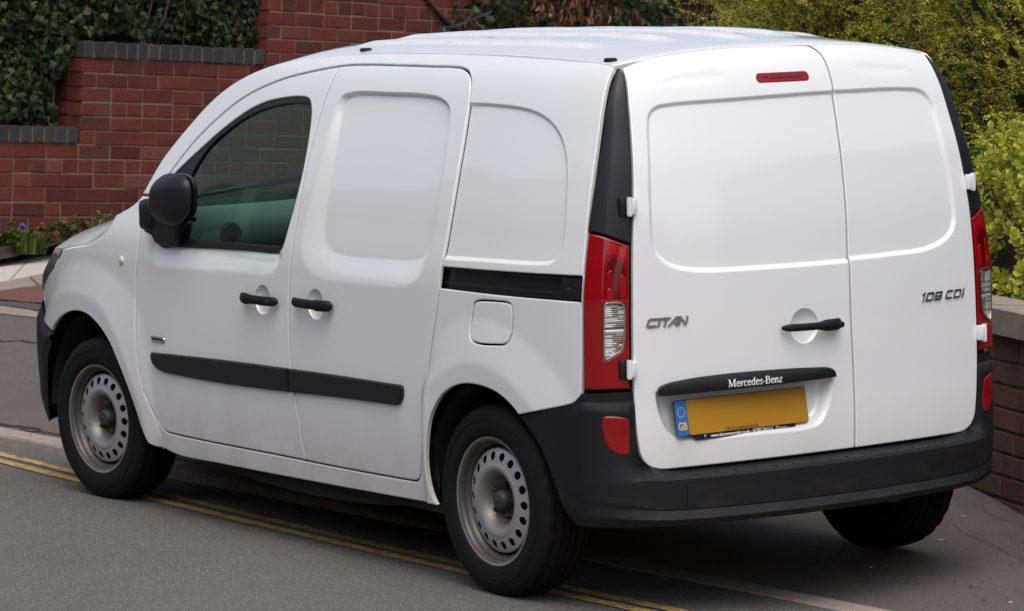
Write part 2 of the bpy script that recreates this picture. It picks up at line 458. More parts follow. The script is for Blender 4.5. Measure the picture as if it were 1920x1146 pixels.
M['herb'] = leaf_mat('low_plant_leaf', [(0.0, (0.030, 0.055, 0.012)), (0.6, (0.075, 0.12, 0.022)), (1.0, (0.15, 0.19, 0.04))], 0.5, 0.3)
M['brown'] = leaf_mat('dead_leaf', [(0.0, (0.10, 0.040, 0.020)), (0.6, (0.22, 0.095, 0.050)), (1.0, (0.34, 0.17, 0.10))], 0.6, 0.2)
M['petal'] = simple('white_petals', (0.65, 0.63, 0.60), 0.6)
M['bluebell'] = simple('bluebell_petals', (0.10, 0.07, 0.36), 0.6)
# ================================================================== SETTING
def yk(x): return 0.34 + 0.073 * (np.clip(x, -14, 14) - 4.3)
def ktop(x): return 0.012 + 0.043 * sstep(0.3, 3.5, x)
def ground_z(x, y):
    x = np.asarray(x, float); y = np.asarray(y, float)
    d0 = yk(x) - y; d = d0 - 0.123
    sl = 0.108 - 0.03 * sstep(0, 2.5, x)
    z = ktop(x) + sl * np.maximum(d, 0) + 0.05 * np.maximum(d - 1.0, 0) * (1 - sstep(1, 4, x)) + 0.33 * sstep(4.5, 9, x) * sstep(0, 1.5, d)
    return np.where(d0 < 0.12, 0.0, np.minimum(z, 0.70 + 0.4 * sstep(4, 7, x)))

def project(P):
    Q = np.atleast_2d(P) - np.array(CPOS)
    d = Q @ np.array(CF)
    return np.stack([960 + FPX * (Q @ np.array(CR)) / d, 573 - FPX * (Q @ np.array(CU)) / d, d], 1)

# road: one sheet to the horizon on the near side of the kerb and beyond it under the pavement edge
def sheet(name, xs, ys, zf, mat, kind='structure', parent=None):
    X, Y = np.meshgrid(xs, ys, indexing='ij')
    G = np.stack([X, Y, zf(X, Y)], -1)
    o = grid_mesh(name, G, mat, parent, smooth=True)
    if kind and parent is None: o['kind'] = kind
    return o
ROADZ = 0.006
sheet('road', np.r_[-900, -200, -60, np.linspace(-20, 20, 11), 60, 200, 900], np.r_[-0.9, np.linspace(-0.6, 12, 10), 40, 200, 900], lambda X, Y: X * 0 + ROADZ, M['road'])
# pavement, from the back of the kerb
tt = np.r_[0.0, 0.01, np.linspace(0.05, 4, 50), np.linspace(4.3, 12, 20), 30, 100, 900]
xs = np.r_[-900, -100, -30, np.linspace(-14, 14, 141), 30, 100, 900]
XX, TT = np.meshgrid(xs, tt, indexing='ij')
YY = yk(XX) - 0.125 - TT
G = np.stack([XX, YY, ground_z(XX, YY)], -1)
o = grid_mesh('pavement', G, M['pave'], smooth=True, flip=True); o['kind'] = 'structure'

# kerb: separate stones in a row
kerb = empty('kerb'); kerb['kind'] = 'structure'
def kerb_stone_mesh():
    prof = [(0, -0.12), (0, 0.0), (0.002, -0.0), (-0.0, 0)]
    return None
x = -6.2
while x < 9:
    w = 0.905
    x0, x1 = x, x + w
    nseg = 4
    prof = lambda z: [(0.0, -0.10), (0.0, z - 0.016), (-0.004, z - 0.006), (-0.014, z), (-0.123, z + 0.003), (-0.123, -0.10)]
    V = []
    for i in range(nseg + 1):
        xx = x0 + (x1 - x0) * i / nseg
        z = float(ktop(xx)) + rng.normal(0, 0.0012)
        for (dy, zz) in prof(max(z, 0.012)):
            V.append((xx, float(yk(xx)) + dy + rng.normal(0, 0.0012), zz))
    k = 6
    F = [(i * k + j, (i + 1) * k + j, (i + 1) * k + (j + 1) % k, i * k + (j + 1) % k) for i in range(nseg) for j in range(k)]
    F += [tuple(range(k)), tuple(nseg * k + j for j in range(k))[::-1]]
    add_mesh('kerb_stone', V, F, M['kerb'], kerb)
    x += w + 0.010

# double yellow lines, thick worn paint sheets
def line_strip(name, pts, w, label):
    c = cr(pts, 0.05); t = np.gradient(c, axis=0); t /= np.linalg.norm(t, axis=1)[:, None]
    n = np.stack([-t[:, 1], t[:, 0]], 1)
    G = np.zeros((len(c), 2, 3))
    for k, s in enumerate((-0.5, 0.5)):
        e = c + n * w * s + rng.normal(0, 0.0025, (len(c), 1)) * n
        G[:, k, :2] = e; G[:, k, 2] = ROADZ + 0.004
    o = grid_mesh(name, G, M['line']); o['kind'] = 'structure'
    return o
line_strip('yellow_line', [(9, 0.60), (6.2, 0.56), (4.2, 0.545), (3.2, 0.56), (1.4, 0.575), (0.0, 0.53), (-0.5, 0.495), (-2.5, 0.38), (-5, 0.2)], 0.066, '')
line_strip('yellow_line', [(9, 0.74), (6.2, 0.70), (4.2, 0.665), (3.2, 0.675), (1.4, 0.675), (0.0, 0.635), (-0.5, 0.605), (-2.5, 0.50), (-5, 0.33)], 0.066, '')

# footpath of flags beside the planting bed, laid on the rising ground
path = empty('flagstone_path'); path['kind'] = 'structure'
LN = [((9.30, -2.16), (.64, -.77)), ((8.54, -1.76), (.46, -.89)), ((7.95, -1.36), (.40, -.92)), ((7.72, -1.27), (.21, -.98)), ((7.42, -1.14), (-.80, -.60)), ((7.29, -1.07), (-.88, -.47)), ((7.10, -1.00), (-.80, -.60))]
def lp(i, a): return np.array(LN[i][0]) + a * np.array(LN[i][1])
def quad_slab(name, c4, mat, lift, parent, thick=0.05):
    cen0 = np.mean(c4, axis=0); cs = [c + (cen0 - c) * 0.020 for c in c4]
    top = [(c[0], c[1], float(ground_z(c[0], c[1])) + lift + rng.normal(0, .0012)) for c in cs]
    cen = np.mean(top, axis=0)
    tin = [tuple(cen + (np.array(t) - cen) * 0.985) for t in top]
    low = [(t[0], t[1], t[2] - 0.006) for t in top]; bot = [(t[0], t[1], t[2] - thick) for t in top]
    V = tin + low + bot
    F = [(0, 1, 2, 3)] + [(i, 4 + i, 4 + (i + 1) % 4, (i + 1) % 4) for i in range(4)] + [(4 + i, 8 + i, 8 + (i + 1) % 4, 4 + (i + 1) % 4) for i in range(4)]
    bm = bmesh.new()
    vs = [bm.verts.new(v) for v in V]
    for f in F: bm.faces.new([vs[i] for i in f])
    bmesh.ops.recalc_face_normals(bm, faces=bm.faces)
    me = bpy.data.meshes.new(name); bm.to_mesh(me); bm.free(); me.materials.append(mat)
    return link(bpy.data.objects.new(name, me), parent)
for k, (mt, nm, cuts) in enumerate([('slab', 'concrete_flag', (-1.3, -.06, .62, 1.3, 2.0)), ('slab', 'concrete_flag', (-1.2, -.50, .02, .75, 1.4)), ('slab_grey', 'grey_paver', (-1.0, -.35, .18, .60, 1.1))]):
    for a0, a1 in zip(cuts[:-1], cuts[1:]):
        quad_slab(nm, [lp(k, a0), lp(k, a1), lp(k + 1, a1), lp(k + 1, a0)], M[mt], 0.012 + rng.normal(0, 0.0015), path)
def band_sheet(name, i, a_rng, mat, lift):
    aa = np.linspace(*a_rng, 33); G = np.zeros((33, 5, 3))
    for k, a in enumerate(aa):
        for j in range(5):
            c = lp(i, a) * (1 - j / 4) + lp(i + 1, a) * j / 4 + rng.normal(0, .006, 2) * (j in (0, 4))
            G[k, j] = (c[0], c[1], float(ground_z(*c)) + lift)
    o = grid_mesh(name, G, mat); o['kind'] = 'structure'
band_sheet('red_asphalt_strip', 3, (-.5, 1.0), M['red_strip'], 0.010)
band_sheet('dark_asphalt_strip', 4, (-.5, 1.0), M['dark_strip'], 0.006)
band_sheet('pale_asphalt_strip', 5, (-.5, 1.0), M['slab_grey'], 0.004)

# cracks and a crumbling edge on the left part of the pavement: thin dark gaps
def crack(pts, w):
    c = cr(pts, 0.04); c = c + rng.normal(0, 0.010, c.shape)
    t = np.gradient(c, axis=0); t /= np.linalg.norm(t, axis=1)[:, None]; n = np.stack([-t[:, 1], t[:, 0]], 1)
    ww = w * rng.uniform(0.3, 1.3, (len(c), 1))
    G = np.zeros((len(c), 2, 3))
    for k, s in enumerate((-0.5, 0.5)):
        e = c + n * ww * s; G[:, k, :2] = e; G[:, k, 2] = ground_z(e[:, 0], e[:, 1]) + 0.004
    return G
cg = [crack([(7.4, -0.35), (6.9, -0.62), (6.6, -0.78), (6.3, -0.98), (6.0, -1.3)], 0.02),
      crack([(4.9, 0.21), (4.6, 0.16), (4.35, 0.165), (4.1, 0.10), (3.8, 0.05)], 0.03),
      crack([(5.0, 0.235), (4.5, 0.20), (3.9, 0.155), (3.2, 0.11)], 0.015),
      crack([(0.30, -1.25), (-0.3, -1.05), (-0.9, -0.80)], 0.0028),
      crack([(0.9, -1.62), (0.3, -1.46), (-0.4, -1.25), (-0.8, -1.22)], 0.0022)]
V, F = [], []
for G in cg:
    b = len(V); n = len(G); V += [tuple(v) for v in G.reshape(-1, 3)]
    F += [(b + 2 * i, b + 2 * i + 1, b + 2 * i + 3, b + 2 * i + 2) for i in range(n - 1)]
o = add_mesh('pavement_cracks', V, F, M['soil']); o['kind'] = 'structure'

# loose grit, twigs and petals on the ground
mb = MB()
for k in range(420):
    if k < 300:
        x = rng.uniform(-2.2, 2.4); y = float(yk(x)) - 0.13 - abs(rng.normal(0, 0.55))
    else:
        x = rng.uniform(3.4, 6.5); y = float(yk(x)) + rng.normal(0.06, 0.12)
    z = float(ground_z(x, y)) if y < float(yk(x)) - .12 else (float(ktop(x)) if y < float(yk(x)) else ROADZ)
    r = abs(rng.normal(0, 0.0035)) + 0.0018
    V = [(x + r * rng.uniform(.6, 1.3) * a, y + r * rng.uniform(.6, 1.3) * b, z + r * c) for a, b, c in ((1, 0, 0), (-1, 0, 0), (0, 1, 0), (0, -1, 0), (0, 0, 1.1))]
    mb.add(V, [(0, 2, 4), (2, 1, 4), (1, 3, 4), (3, 0, 4)])
o = mb.build('grit', M['bark']); tag(o, kind='stuff')
mb = MB()
for (px, py, l) in [(0.20, -1.32, .026), (-.02, -1.02, .024), (-.95, -.50, .012), (-.62, -1.05, .014), (-.2, -.55, .008)]:
    z = float(ground_z(px, py)) + .004; a = rng.uniform(0, 3)
    mb.box((px, py, z), (l, .005, .003), Matrix.Rotation(a, 4, 'Z'))
o = mb.build('petal_litter', M['petal']); tag(o, kind='stuff')

# ------------------------------------------------------------------ brick walls
def brick_mesh(name, lx, lz, ly, jit):
    """front face looks along -Y (local), chamfered arrises"""
    r = np.random.default_rng(jit)
    h = np.array([lx / 2, lz / 2]); c = 0.004
    def j(): return r.normal(0, 0.0014)
    fr = [(sx * (h[0] - c) + j(), 0.0 + j() * .5, sz * (h[1] - c) + j()) for sx, sz in ((-1, -1), (1, -1), (1, 1), (-1, 1))]
    md = [(sx * h[0] + j(), 0.0035, sz * h[1] + j()) for sx, sz in ((-1, -1), (1, -1), (1, 1), (-1, 1))]
    bk = [(sx * h[0], ly, sz * h[1]) for sx, sz in ((-1, -1), (1, -1), (1, 1), (-1, 1))]
    V = fr + md + bk
    F = [(0, 1, 2, 3)] + [(i, 4 + i, 4 + (i + 1) % 4, (i + 1) % 4)[::-1] for i in range(4)] + [(4 + i, 8 + i, 8 + (i + 1) % 4, 4 + (i + 1) % 4)[::-1] for i in range(4)]
    return V, F
class Wall:
    def __init__(s, name, P, yaw, mat, mortar):
        s.a = math.radians(yaw); s.u = np.array([math.cos(s.a), math.sin(s.a), 0.0]); s.P = np.array(P, float)
        s.nin = -np.cross(s.u, [0, 0, 1.0])          # into the wall, away from the viewer
        s.root = empty(name, P); s.items = []; s.mat = mat; s.mortar = mortar; s.cache = {}
    def pt(s, a, z, d=0.0): return s.P * [1, 1, 0] + s.u * a + s.nin * d + np.array([0, 0, z])
    def brick(s, a, z, lx, lz=0.072, ly=0.10, d=0.0, name='brick', mat=None, keep=True):
        s.items.append((a, z, lx, lz, ly, d, name, mat or s.mat, keep))
    def core(s, a0, a1, z0, z1, d0, d1):
        V = [s.pt(a, z, d) - s.P for a in (a0, a1) for d in (d0, d1) for z in (z0, z1)]
        F = [(0, 1, 3, 2), (4, 6, 7, 5), (0, 4, 5, 1), (2, 3, 7, 6), (0, 2, 6, 4), (1, 5, 7, 3)]
        add_mesh('mortar', V, F, s.mortar, s.root)
    def finish(s, limit=290, vis=None):
        pr = []
        for k, it in enumerate(s.items):
            q = project(s.pt(it[0], it[1], it[5]))[0]
            ok = -20 < q[0] < 1940 and -20 < q[1] < 1166 and (vis is None or vis(q))
            pr.append((0 if ok else 1, q[2], k))
        pr.sort(); solo = {k for f, _, k in pr[:limit] if f == 0}
        rest = {}
        R = Matrix(((s.u[0], s.nin[0], 0), (s.u[1], s.nin[1], 0), (0, 0, 1)))
        for k, (a, z, lx, lz, ly, d, name, mat, keep) in enumerate(s.items):
            c = s.pt(a + rng.normal(0, .0012), z + rng.normal(0, .0009), d + float(np.clip(rng.normal(0, 0.0013), -.003, .003))) - s.P
            tilt = Matrix.Rotation(rng.normal(0, 0.006), 3, 'Y')
            key = (round(lx, 3), round(lz, 3), round(ly, 3), int(rng.integers(3)), mat.name)
            if k in solo:
                if key not in s.cache:
                    V, F = brick_mesh(name, lx, lz, ly, key[3] + 5)
                    me = bpy.data.meshes.new(name); me.from_pydata(V, [], F); me.materials.append(mat); s.cache[key] = me
                o = bpy.data.objects.new(name, s.cache[key]); link(o, s.root)
                o.matrix_local = Matrix.Translation(c) @ (R @ tilt).to_4x4()
            else:
                V, F = brick_mesh(name, lx, lz, ly, key[3] + 5); RR = np.array(R @ tilt)
                rest.setdefault((name, mat.name), (MB(), mat))[0].add([tuple(RR @ np.array(v) + c) for v in V], F)
        for (name, _), (mb_, mat) in rest.items():
            o = mb_.build(name + 's', mat, s.root); o['kind'] = 'stuff'

# stepped red brick wall with blue coping bricks
W1 = Wall('stepped_brick_wall', (8.95, -2.29, 0.0), -78, M['brick'], M['mortar'])
tag(W1.root, 'stepped red brick wall with blue-grey coping bricks on its lower steps', 'wall')
ROW = 0.083; JT = 1.712; PITCH = 0.235
def course_rows(w, a0, a1, zlo, zhi, end_left=True, thick=0.23, jt=JT, pitch=PITCH, hdr=lambda k: (k - 3) % 4 == 0, salt=0, d=0.0):
    k = int(math.floor((jt - zhi) / ROW + 1e-3)) - 1
    while jt - ROW * (k + 0.5) > zlo:
        zc = jt - ROW * (k + 0.5)
        if zc < zhi and zc > zlo:
            r = random.Random(k * 7 + salt)
            if hdr(k): a = a0; seq = 'h'
            else: a = a0; seq = 's'
            first = True
            off = (0.0 if k % 2 == 0 else 0.5) if seq == 's' else 0.0
            while a < a1 - 0.03:
                if seq == 'h': l = pitch / 2
                elif first and off: l = pitch / 2
                else: l = pitch
                if seq == 's' and not first and r.random() < 0.06: l = pitch / 2
                l = min(l, a1 - a)
                if l > 0.03: w.brick(a + l / 2, zc, l - 0.0095, ROW - 0.0095, d=d)
                a += l; first = False
            if end_left:      # header showing on the return of the exposed end
                w.brick(a0 + 0.055, zc, 0.108, ROW - 0.0095, ly=0.112, d=d + 0.112)
        k += 1
course_rows(W1, -2.585, 6.5, 0.30, 1.216, end_left=False, salt=1)
course_rows(W1, 0.0, 6.5, 1.217, 1.712, salt=2)
course_rows(W1, 1.433, 6.5, 1.713, 2.80, salt=3)
for i in range(31):          # brick-on-edge coping of the lowest step
    W1.brick(-0.055 - i * 0.0835, 1.268, 0.072, 0.092, ly=0.215, d=-0.012, name='coping_brick', mat=M['brick_blue'])
for i in range(17):
    W1.brick(0.040 + i * 0.0835, 1.764, 0.072, 0.092, ly=0.215, d=-0.012, name='coping_brick', mat=M['brick_blue'])
W1.core(-2.62, 0.02, 0.2, 1.219, 0.0062, 0.21); W1.core(0.0201, 1.45, 0.2, 1.716, 0.0062, 0.21); W1.core(1.4501, 6.5, 0.2, 2.80, 0.0062, 0.21)
W1.core(-2.60, -0.025, 1.2195, 1.306, -0.004, 0.19); W1.core(0.012, 1.418, 1.7165, 1.802, -0.004, 0.19)
def vis1(q):
    if q[0] < 245 and q[1] < 470: return True
    if q[0] < 640 and q[1] < 395 - (q[0] - 245) * 1.0 + 20: return True
    if q[0] < 930 and q[1] < 110: return True
    return 350 < q[0] < 590 and 190 < q[1] < 400
W1.finish(285, vis1)

# low garden wall with stone coping on the right
W2 = Wall('garden_wall', (0.26, -1.55, 0.0), 158, M['brick_old'], M['mortar_old'])
tag(W2.root, 'low weathered garden wall with pale stone coping behind the van', 'wall')
course_rows(W2, -5.0, 2.2, 0.15, 0.800, end_left=False, jt=0.790, hdr=lambda k: k % 2 == 1 and k != 3, salt=9, pitch=0.232)
W2.core(-5.05, 2.3, 0.0, 0.796, 0.010, 0.22)
a = -5.0
while a < 2.28:
    l = 0.60 + rng.uniform(-.05, .05)
    W2.brick(a + l / 2, 0.853, l - 0.008, 0.098, ly=0.30, d=-0.035, name='coping_slab', mat=M['stone'])
    a += l
W2.finish(280)

# soil behind the garden wall and in the bed at the foot of the stepped wall
def soil_patch(name, pts, z):
    n = 14; A, B, C, D = [np.array(p, float) for p in pts]
    G = np.zeros((n, n, 3))
    for i in range(n):
        for j in range(n):
            u, v = i / (n - 1), j / (n - 1)
            p = (A * (1 - u) + B * u) * (1 - v) + (D * (1 - u) + C * u) * v
            G[i, j, :2] = p
            G[i, j, 2] = (z(p) if callable(z) else z) + rng.normal(0, 0.012) * (0 < i < n - 1)
    o = grid_mesh(name, G, M['soil']); o['kind'] = 'structure'
w2 = lambda a, d: tuple(W2.pt(a, 0, d)[:2])
soil_patch('soil_bed', [w2(-5, .22), w2(2.3, .22), w2(2.3, 7.5), w2(-5, 7.5)], 0.80)
# the garden behind the stepped wall is higher: earth held back by it
V = []; F = []
for k, (a0, a1, z) in enumerate(((-6, 0.03, 1.24), (0.03, 1.46, 1.73), (1.46, 9.5, 2.3))):
    bb = len(V)
    for aa in (a0, a1):
        for d in (.222, 6.0):
            for zz_ in (0.0, z): V.append(tuple(W1.pt(aa, zz_, d)))
    F += [tuple(bb + i for i in f) for f in [(0, 1, 3, 2), (4, 6, 7, 5), (0, 4, 5, 1), (2, 3, 7, 6), (1, 5, 7, 3)]]
o = add_mesh('raised_garden', V, F, M['soil']); o['kind'] = 'structure'
w1 = lambda a, d: tuple(W1.pt(a, 0, d)[:2])
soil_patch('soil_bed', [w1(-2.6, -0.42), w1(2.2, -0.32), w1(2.2, 0.0), w1(-2.6, 0.0)], lambda p: float(ground_z(*p)) + 0.05 + 0.05 * math.sin(p[0] * 9))

# ------------------------------------------------------------------ vegetation
def leaf_shape(kind):
    if kind == 'ivy':
        o = [(0, -0.1), (0.28, -0.22), (0.52, -0.02), (0.30, 0.16), (0.36, 0.42), (0.14, 0.38), (0, 0.80)]
        pts = o + [(-x, y) for x, y in o[1:-1]][::-1]
        V = [(0, 0.15, 0.05)] + [(x, y, 0.10 * abs(x) * -1) for x, y in pts]
        F = [(0, i + 1, (i + 1) % len(pts) + 1) for i in range(len(pts))]
        return np.array(V), F, np.zeros(len(V))
    if kind == 'oval':
        o = [(0, 0), (0.19, 0.16), (0.33, 0.45), (0.29, 0.74), (0, 1.0)]
        V = [(0, 0, 0), (0, .45, -.03), (0, 1.0, -0.10)] + [(s * x, y, 0.10 * x / .33 - 0.08 * y) for s in (1, -1) for x, y in o[1:-1]]
        F = [(0, 3, 1), (3, 4, 1), (4, 5, 1), (5, 2, 1), (0, 1, 6), (6, 1, 7), (7, 1, 8), (8, 1, 2)]
        return np.array(V), F, np.array([0.2, 0, 0.6] + [1, 1, 1] * 2) * 0.5
    if kind == 'curl':
        V = [(0, 0, 0), (0.16, .3, .10), (0.2, .6, .02), (.05, 1, -.15), (-.14, .35, .12), (-.16, .65, .05), (0, .5, -.06)]
        F = [(0, 1, 6), (1, 2, 6), (2, 3, 6), (3, 5, 6), (5, 4, 6), (4, 0, 6)]
        return np.array(V), F, np.zeros(7)
def frames(dirs, ups, roll):
    """rows: x, y (leaf axis), z (leaf normal)"""
    y = dirs / np.linalg.norm(dirs, axis=1)[:, None]
    x = np.cross(y, ups); x /= np.linalg.norm(x, axis=1)[:, None] + 1e-9
    z = np.cross(x, y)
    c, s = np.cos(roll)[:, None], np.sin(roll)[:, None]
    return c * x + s * z, y, -s * x + c * z
def scatter(name, kind, pos, dirs, ups, size, mat, parent, solo=0, roll=None, score=None):
    """leaves: the `solo` best seen ones as objects sharing one mesh, the others as one mesh"""
    V0, F0, rim = leaf_shape(kind)
    n = len(pos); roll = rng.normal(0, 0.35, n) if roll is None else roll
    X, Y, Z = frames(dirs, ups, roll)
    sel = np.zeros(n, bool)
    if solo:
        q = project(pos + np.array(parent.matrix_world.translation) * 0)
        infr = (q[:, 0] > 0) & (q[:, 0] < 1920) & (q[:, 1] > 0) & (q[:, 1] < 1146)
        sc = np.where(infr, q[:, 2] if score is None else score(q), 1e6)
        sel[np.argsort(sc)[:solo]] = True; sel &= infr
    me = bpy.data.meshes.new(name); me.from_pydata(V0.tolist(), [], F0); me.materials.append(mat)
    at = me.attributes.new('rim', 'FLOAT', 'POINT'); at.data.foreach_set('value', rim.astype(np.float32))
    base = np.array(parent.location)
    for i in np.where(sel)[0]:
        o = bpy.data.objects.new(name, me); link(o, parent)
        m = Matrix.Identity(4)
        for r in range(3):
            m[r][0], m[r][1], m[r][2], m[r][3] = X[i, r] * size[i], Y[i, r] * size[i], Z[i, r] * size[i], pos[i, r] - base[r]
        o.matrix_local = m
    k = np.where(~sel)[0]
    if len(k):
        W = (V0[None, :, 0:1] * X[k][:, None, :] + V0[None, :, 1:2] * Y[k][:, None, :] + V0[None, :, 2:3] * Z[k][:, None, :]) * size[k][:, None, None] + (pos[k] - base)[:, None, :]
        nv = len(V0); Fa = np.array(F0)
        FF = (Fa[None] + (np.arange(len(k)) * nv)[:, None, None]).reshape(-1, 3)
        me2 = bpy.data.meshes.new(name + '_mass'); me2.from_pydata(W.reshape(-1, 3).tolist(), [], FF.tolist()); me2.materials.append(mat)
        at = me2.attributes.new('rim', 'FLOAT', 'POINT'); at.data.foreach_set('value', np.tile(rim, len(k)).astype(np.float32))
        o = link(bpy.data.objects.new('leaf_mass' if name == 'leaf' else name + '_mass', me2), parent); o['kind'] = 'stuff'

def unit(v): return v / (np.linalg.norm(v, axis=-1)[..., None] + 1e-9)
def lump(a, b, f, ph): return np.sin(a * f + ph) * np.cos(b * f * 1.3 + ph * 2)

# ivy spilling over the lower steps of the brick wall: a hedge body behind and above the coping
def ivy_mass(root_name, label, wall, a0, a1, ztop, zlow_fn, d_fn, n, solo, seed, size=(0.034, 0.058), cat='ivy'):
    r = np.random.default_rng(seed)
    root = empty(root_name, tuple(wall.pt((a0 + a1) / 2, 1.5, 0.2))); tag(root, label, cat)
    base = np.array(root.location)
    bpy.context.view_layer.update()
    a = r.uniform(a0, a1, n); zl = np.array([zlow_fn(t) for t in a]); z = zl + (ztop - zl) * r.uniform(0, 1, n)
    lum = 0.07 * lump(a, z, 4.1, 1.0) + 0.05 * lump(a, z, 9.0, 2.3)
    d = np.array([d_fn(t, h) for t, h in zip(a, z)]) - lum + np.abs(r.normal(0, 0.055, n)) - 0.02
    P = wall.P * [1, 1, 0] + a[:, None] * wall.u + d[:, None] * wall.nin + z[:, None] * np.array([0, 0, 1])
    out = -wall.nin
    ups = unit(out[None] * 1.0 + r.normal(0, 0.45, (n, 3)) + [0, 0, 0.45])
    dirs = unit(np.array([0, 0, -0.75]) + r.normal(0, 0.55, (n, 3)))
    scatter('leaf', 'ivy', P, dirs, ups, r.uniform(*size, n), M['ivy'], root, solo, score=lambda q: d)
    # dark core sheet added behind the leaves to stop see-through, then stems
    mb = MB()
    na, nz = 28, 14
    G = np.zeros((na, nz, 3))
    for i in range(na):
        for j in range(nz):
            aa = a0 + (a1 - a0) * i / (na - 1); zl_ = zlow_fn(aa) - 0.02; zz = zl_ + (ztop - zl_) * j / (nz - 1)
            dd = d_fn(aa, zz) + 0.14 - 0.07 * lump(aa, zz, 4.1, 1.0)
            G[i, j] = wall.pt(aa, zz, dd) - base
    grid_mesh('dark_foliage_core', G, M['twigs'], root)
    for k in range(26):
        aa = r.uniform(a0, a1); z0 = zlow_fn(aa)
        pts = [wall.pt(aa + 0.12 * math.sin(t * 3 + k), z0 + (ztop - z0) * t, d_fn(aa, z0 + (ztop - z0) * t) + 0.05 - 0.03 * r.uniform()) - base for t in np.linspace(0, 1, 7)]
        mb.tube(pts, np.linspace(0.008, 0.003, 7), 5)
    o = mb.build('stem', M['bark'], root); o['kind'] = 'stuff'
    return root
def dfa(a, z):
    if -0.07 < a < 0.03: return 0.13
    if a < -0.06: return 0.07 if z > 1.36 else 0.12
    return 0.11 + 0.06 * (z < 1.86)
ivy_mass('ivy_hedge', 'dark green ivy hedge growing over the stepped brick wall', W1, -2.3, 1.44, 2.9, lambda a: 1.31 if a < 0.01 else 1.79, dfa, 15000, 285, 3)
ivy_mass('ivy_screen', 'dark ivy screen hanging with brown leaves beyond the van roof', W1, 3.12, 9.5, 3.2, lambda a: 1.2, lambda a, z: -0.10 + 0.04 * math.sin(a * 5) + 0.10 * max(0, 3.6 - a), 16000, 200, 5)
ivy_mass('garden_hedge', 'tall dark hedge at the back of the garden behind the golden shrub', W2, -4.5, 7.0, 3.4, lambda a: 0.75, lambda a, z: 5.2 + 0.2 * math.sin(a * 2.3), 9000, 0, 9, size=(0.07, 0.12), cat='hedge')
# dead brown leaves hanging in the ivy screen
dl = empty('dead_branch', tuple(W1.pt(3.9, 2.2, -0.2))); tag(dl, 'withered branch of curled brown leaves hanging in the ivy', 'branch')
n = 90; r = np.random.default_rng(4)
a = np.concatenate([r.normal(4.02, 0.13, 55), r.normal(4.5, 0.05, 8), r.normal(3.72, 0.08, 27)]); z = 2.12 + np.abs(r.normal(0, 0.10, n))
P = W1.P * [1, 1, 0] + a[:, None] * W1.u + (-0.20 + r.normal(0, 0.03, n))[:, None] * W1.nin + z[:, None] * np.array([0, 0, 1])
bpy.context.view_layer.update()
scatter('leaf', 'curl', P, unit(np.array([0, 0, -1.0]) + r.normal(0, 0.35, (n, 3))), unit(-W1.nin + r.normal(0, 0.4, (n, 3))), r.uniform(0.045, 0.085, n), M['brown'], dl, 90)
mb = MB()
for k in range(5):
    mb.tube([W1.pt(3.5 + k * 0.18 + 0.3 * t, 2.32 - 0.12 * math.sin(3 * t) + 0.03 * k, -0.17) - np.array(dl.location) for t in np.linspace(0, 1, 6)], 0.005, 5)
mb.build('twig', M['bark'], dl)
# bare climbing stem on the tall part of the wall
cb = empty('climbing_stem', tuple(W1.pt(2.7, 2.0, -0.02))); tag(cb, 'forked bare climber stem clinging to the tall brick wall', 'stem')
b0 = np.array(cb.location); mb = MB()
mb.tube([W1.pt(a, z, -0.018) - b0 for a, z in ((2.66, 2.30), (2.784, 2.171), (2.85, 2.12), (2.909, 2.076), (3.008, 2.019), (3.073, 1.982), (3.10, 1.90))], (0.014, 0.015, 0.014, 0.016, 0.018, 0.020, 0.02), 8)
mb.tube([W1.pt(a, z, -0.016) - b0 for a, z in ((3.04, 2.00), (3.10, 2.03), (3.128, 2.051), (3.198, 2.105), (3.24, 2.2))], (0.013, 0.011, 0.010, 0.008, .006), 7)
mb.tube([W1.pt(a, z, -0.016) - b0 for a, z in ((3.05, 1.99), (3.02, 2.06), (3.03, 2.13), (3.0, 2.25))], (0.010, 0.008, 0.006, .005), 6)
mb.build('stem', M['bark'], cb)
n = 60
a = np.concatenate([r.normal(3.0, 0.07, 30), r.normal(3.12, 0.09, 30)]); z = np.concatenate([r.normal(2.0, 0.09, 30), r.normal(2.08, 0.08, 30)])
P = W1.P * [1, 1, 0] + a[:, None] * W1.u + (-0.05 + r.normal(0, 0.015, n))[:, None] * W1.nin + z[:, None] * np.array([0, 0, 1])
scatter('leaf', 'ivy', P, unit(r.normal(0, 1, (n, 3)) + [0, 0, -0.4]), unit(-W1.nin + r.normal(0, 0.4, (n, 3))), r.uniform(0.025, 0.045, n), M['ivy'], cb, 60)

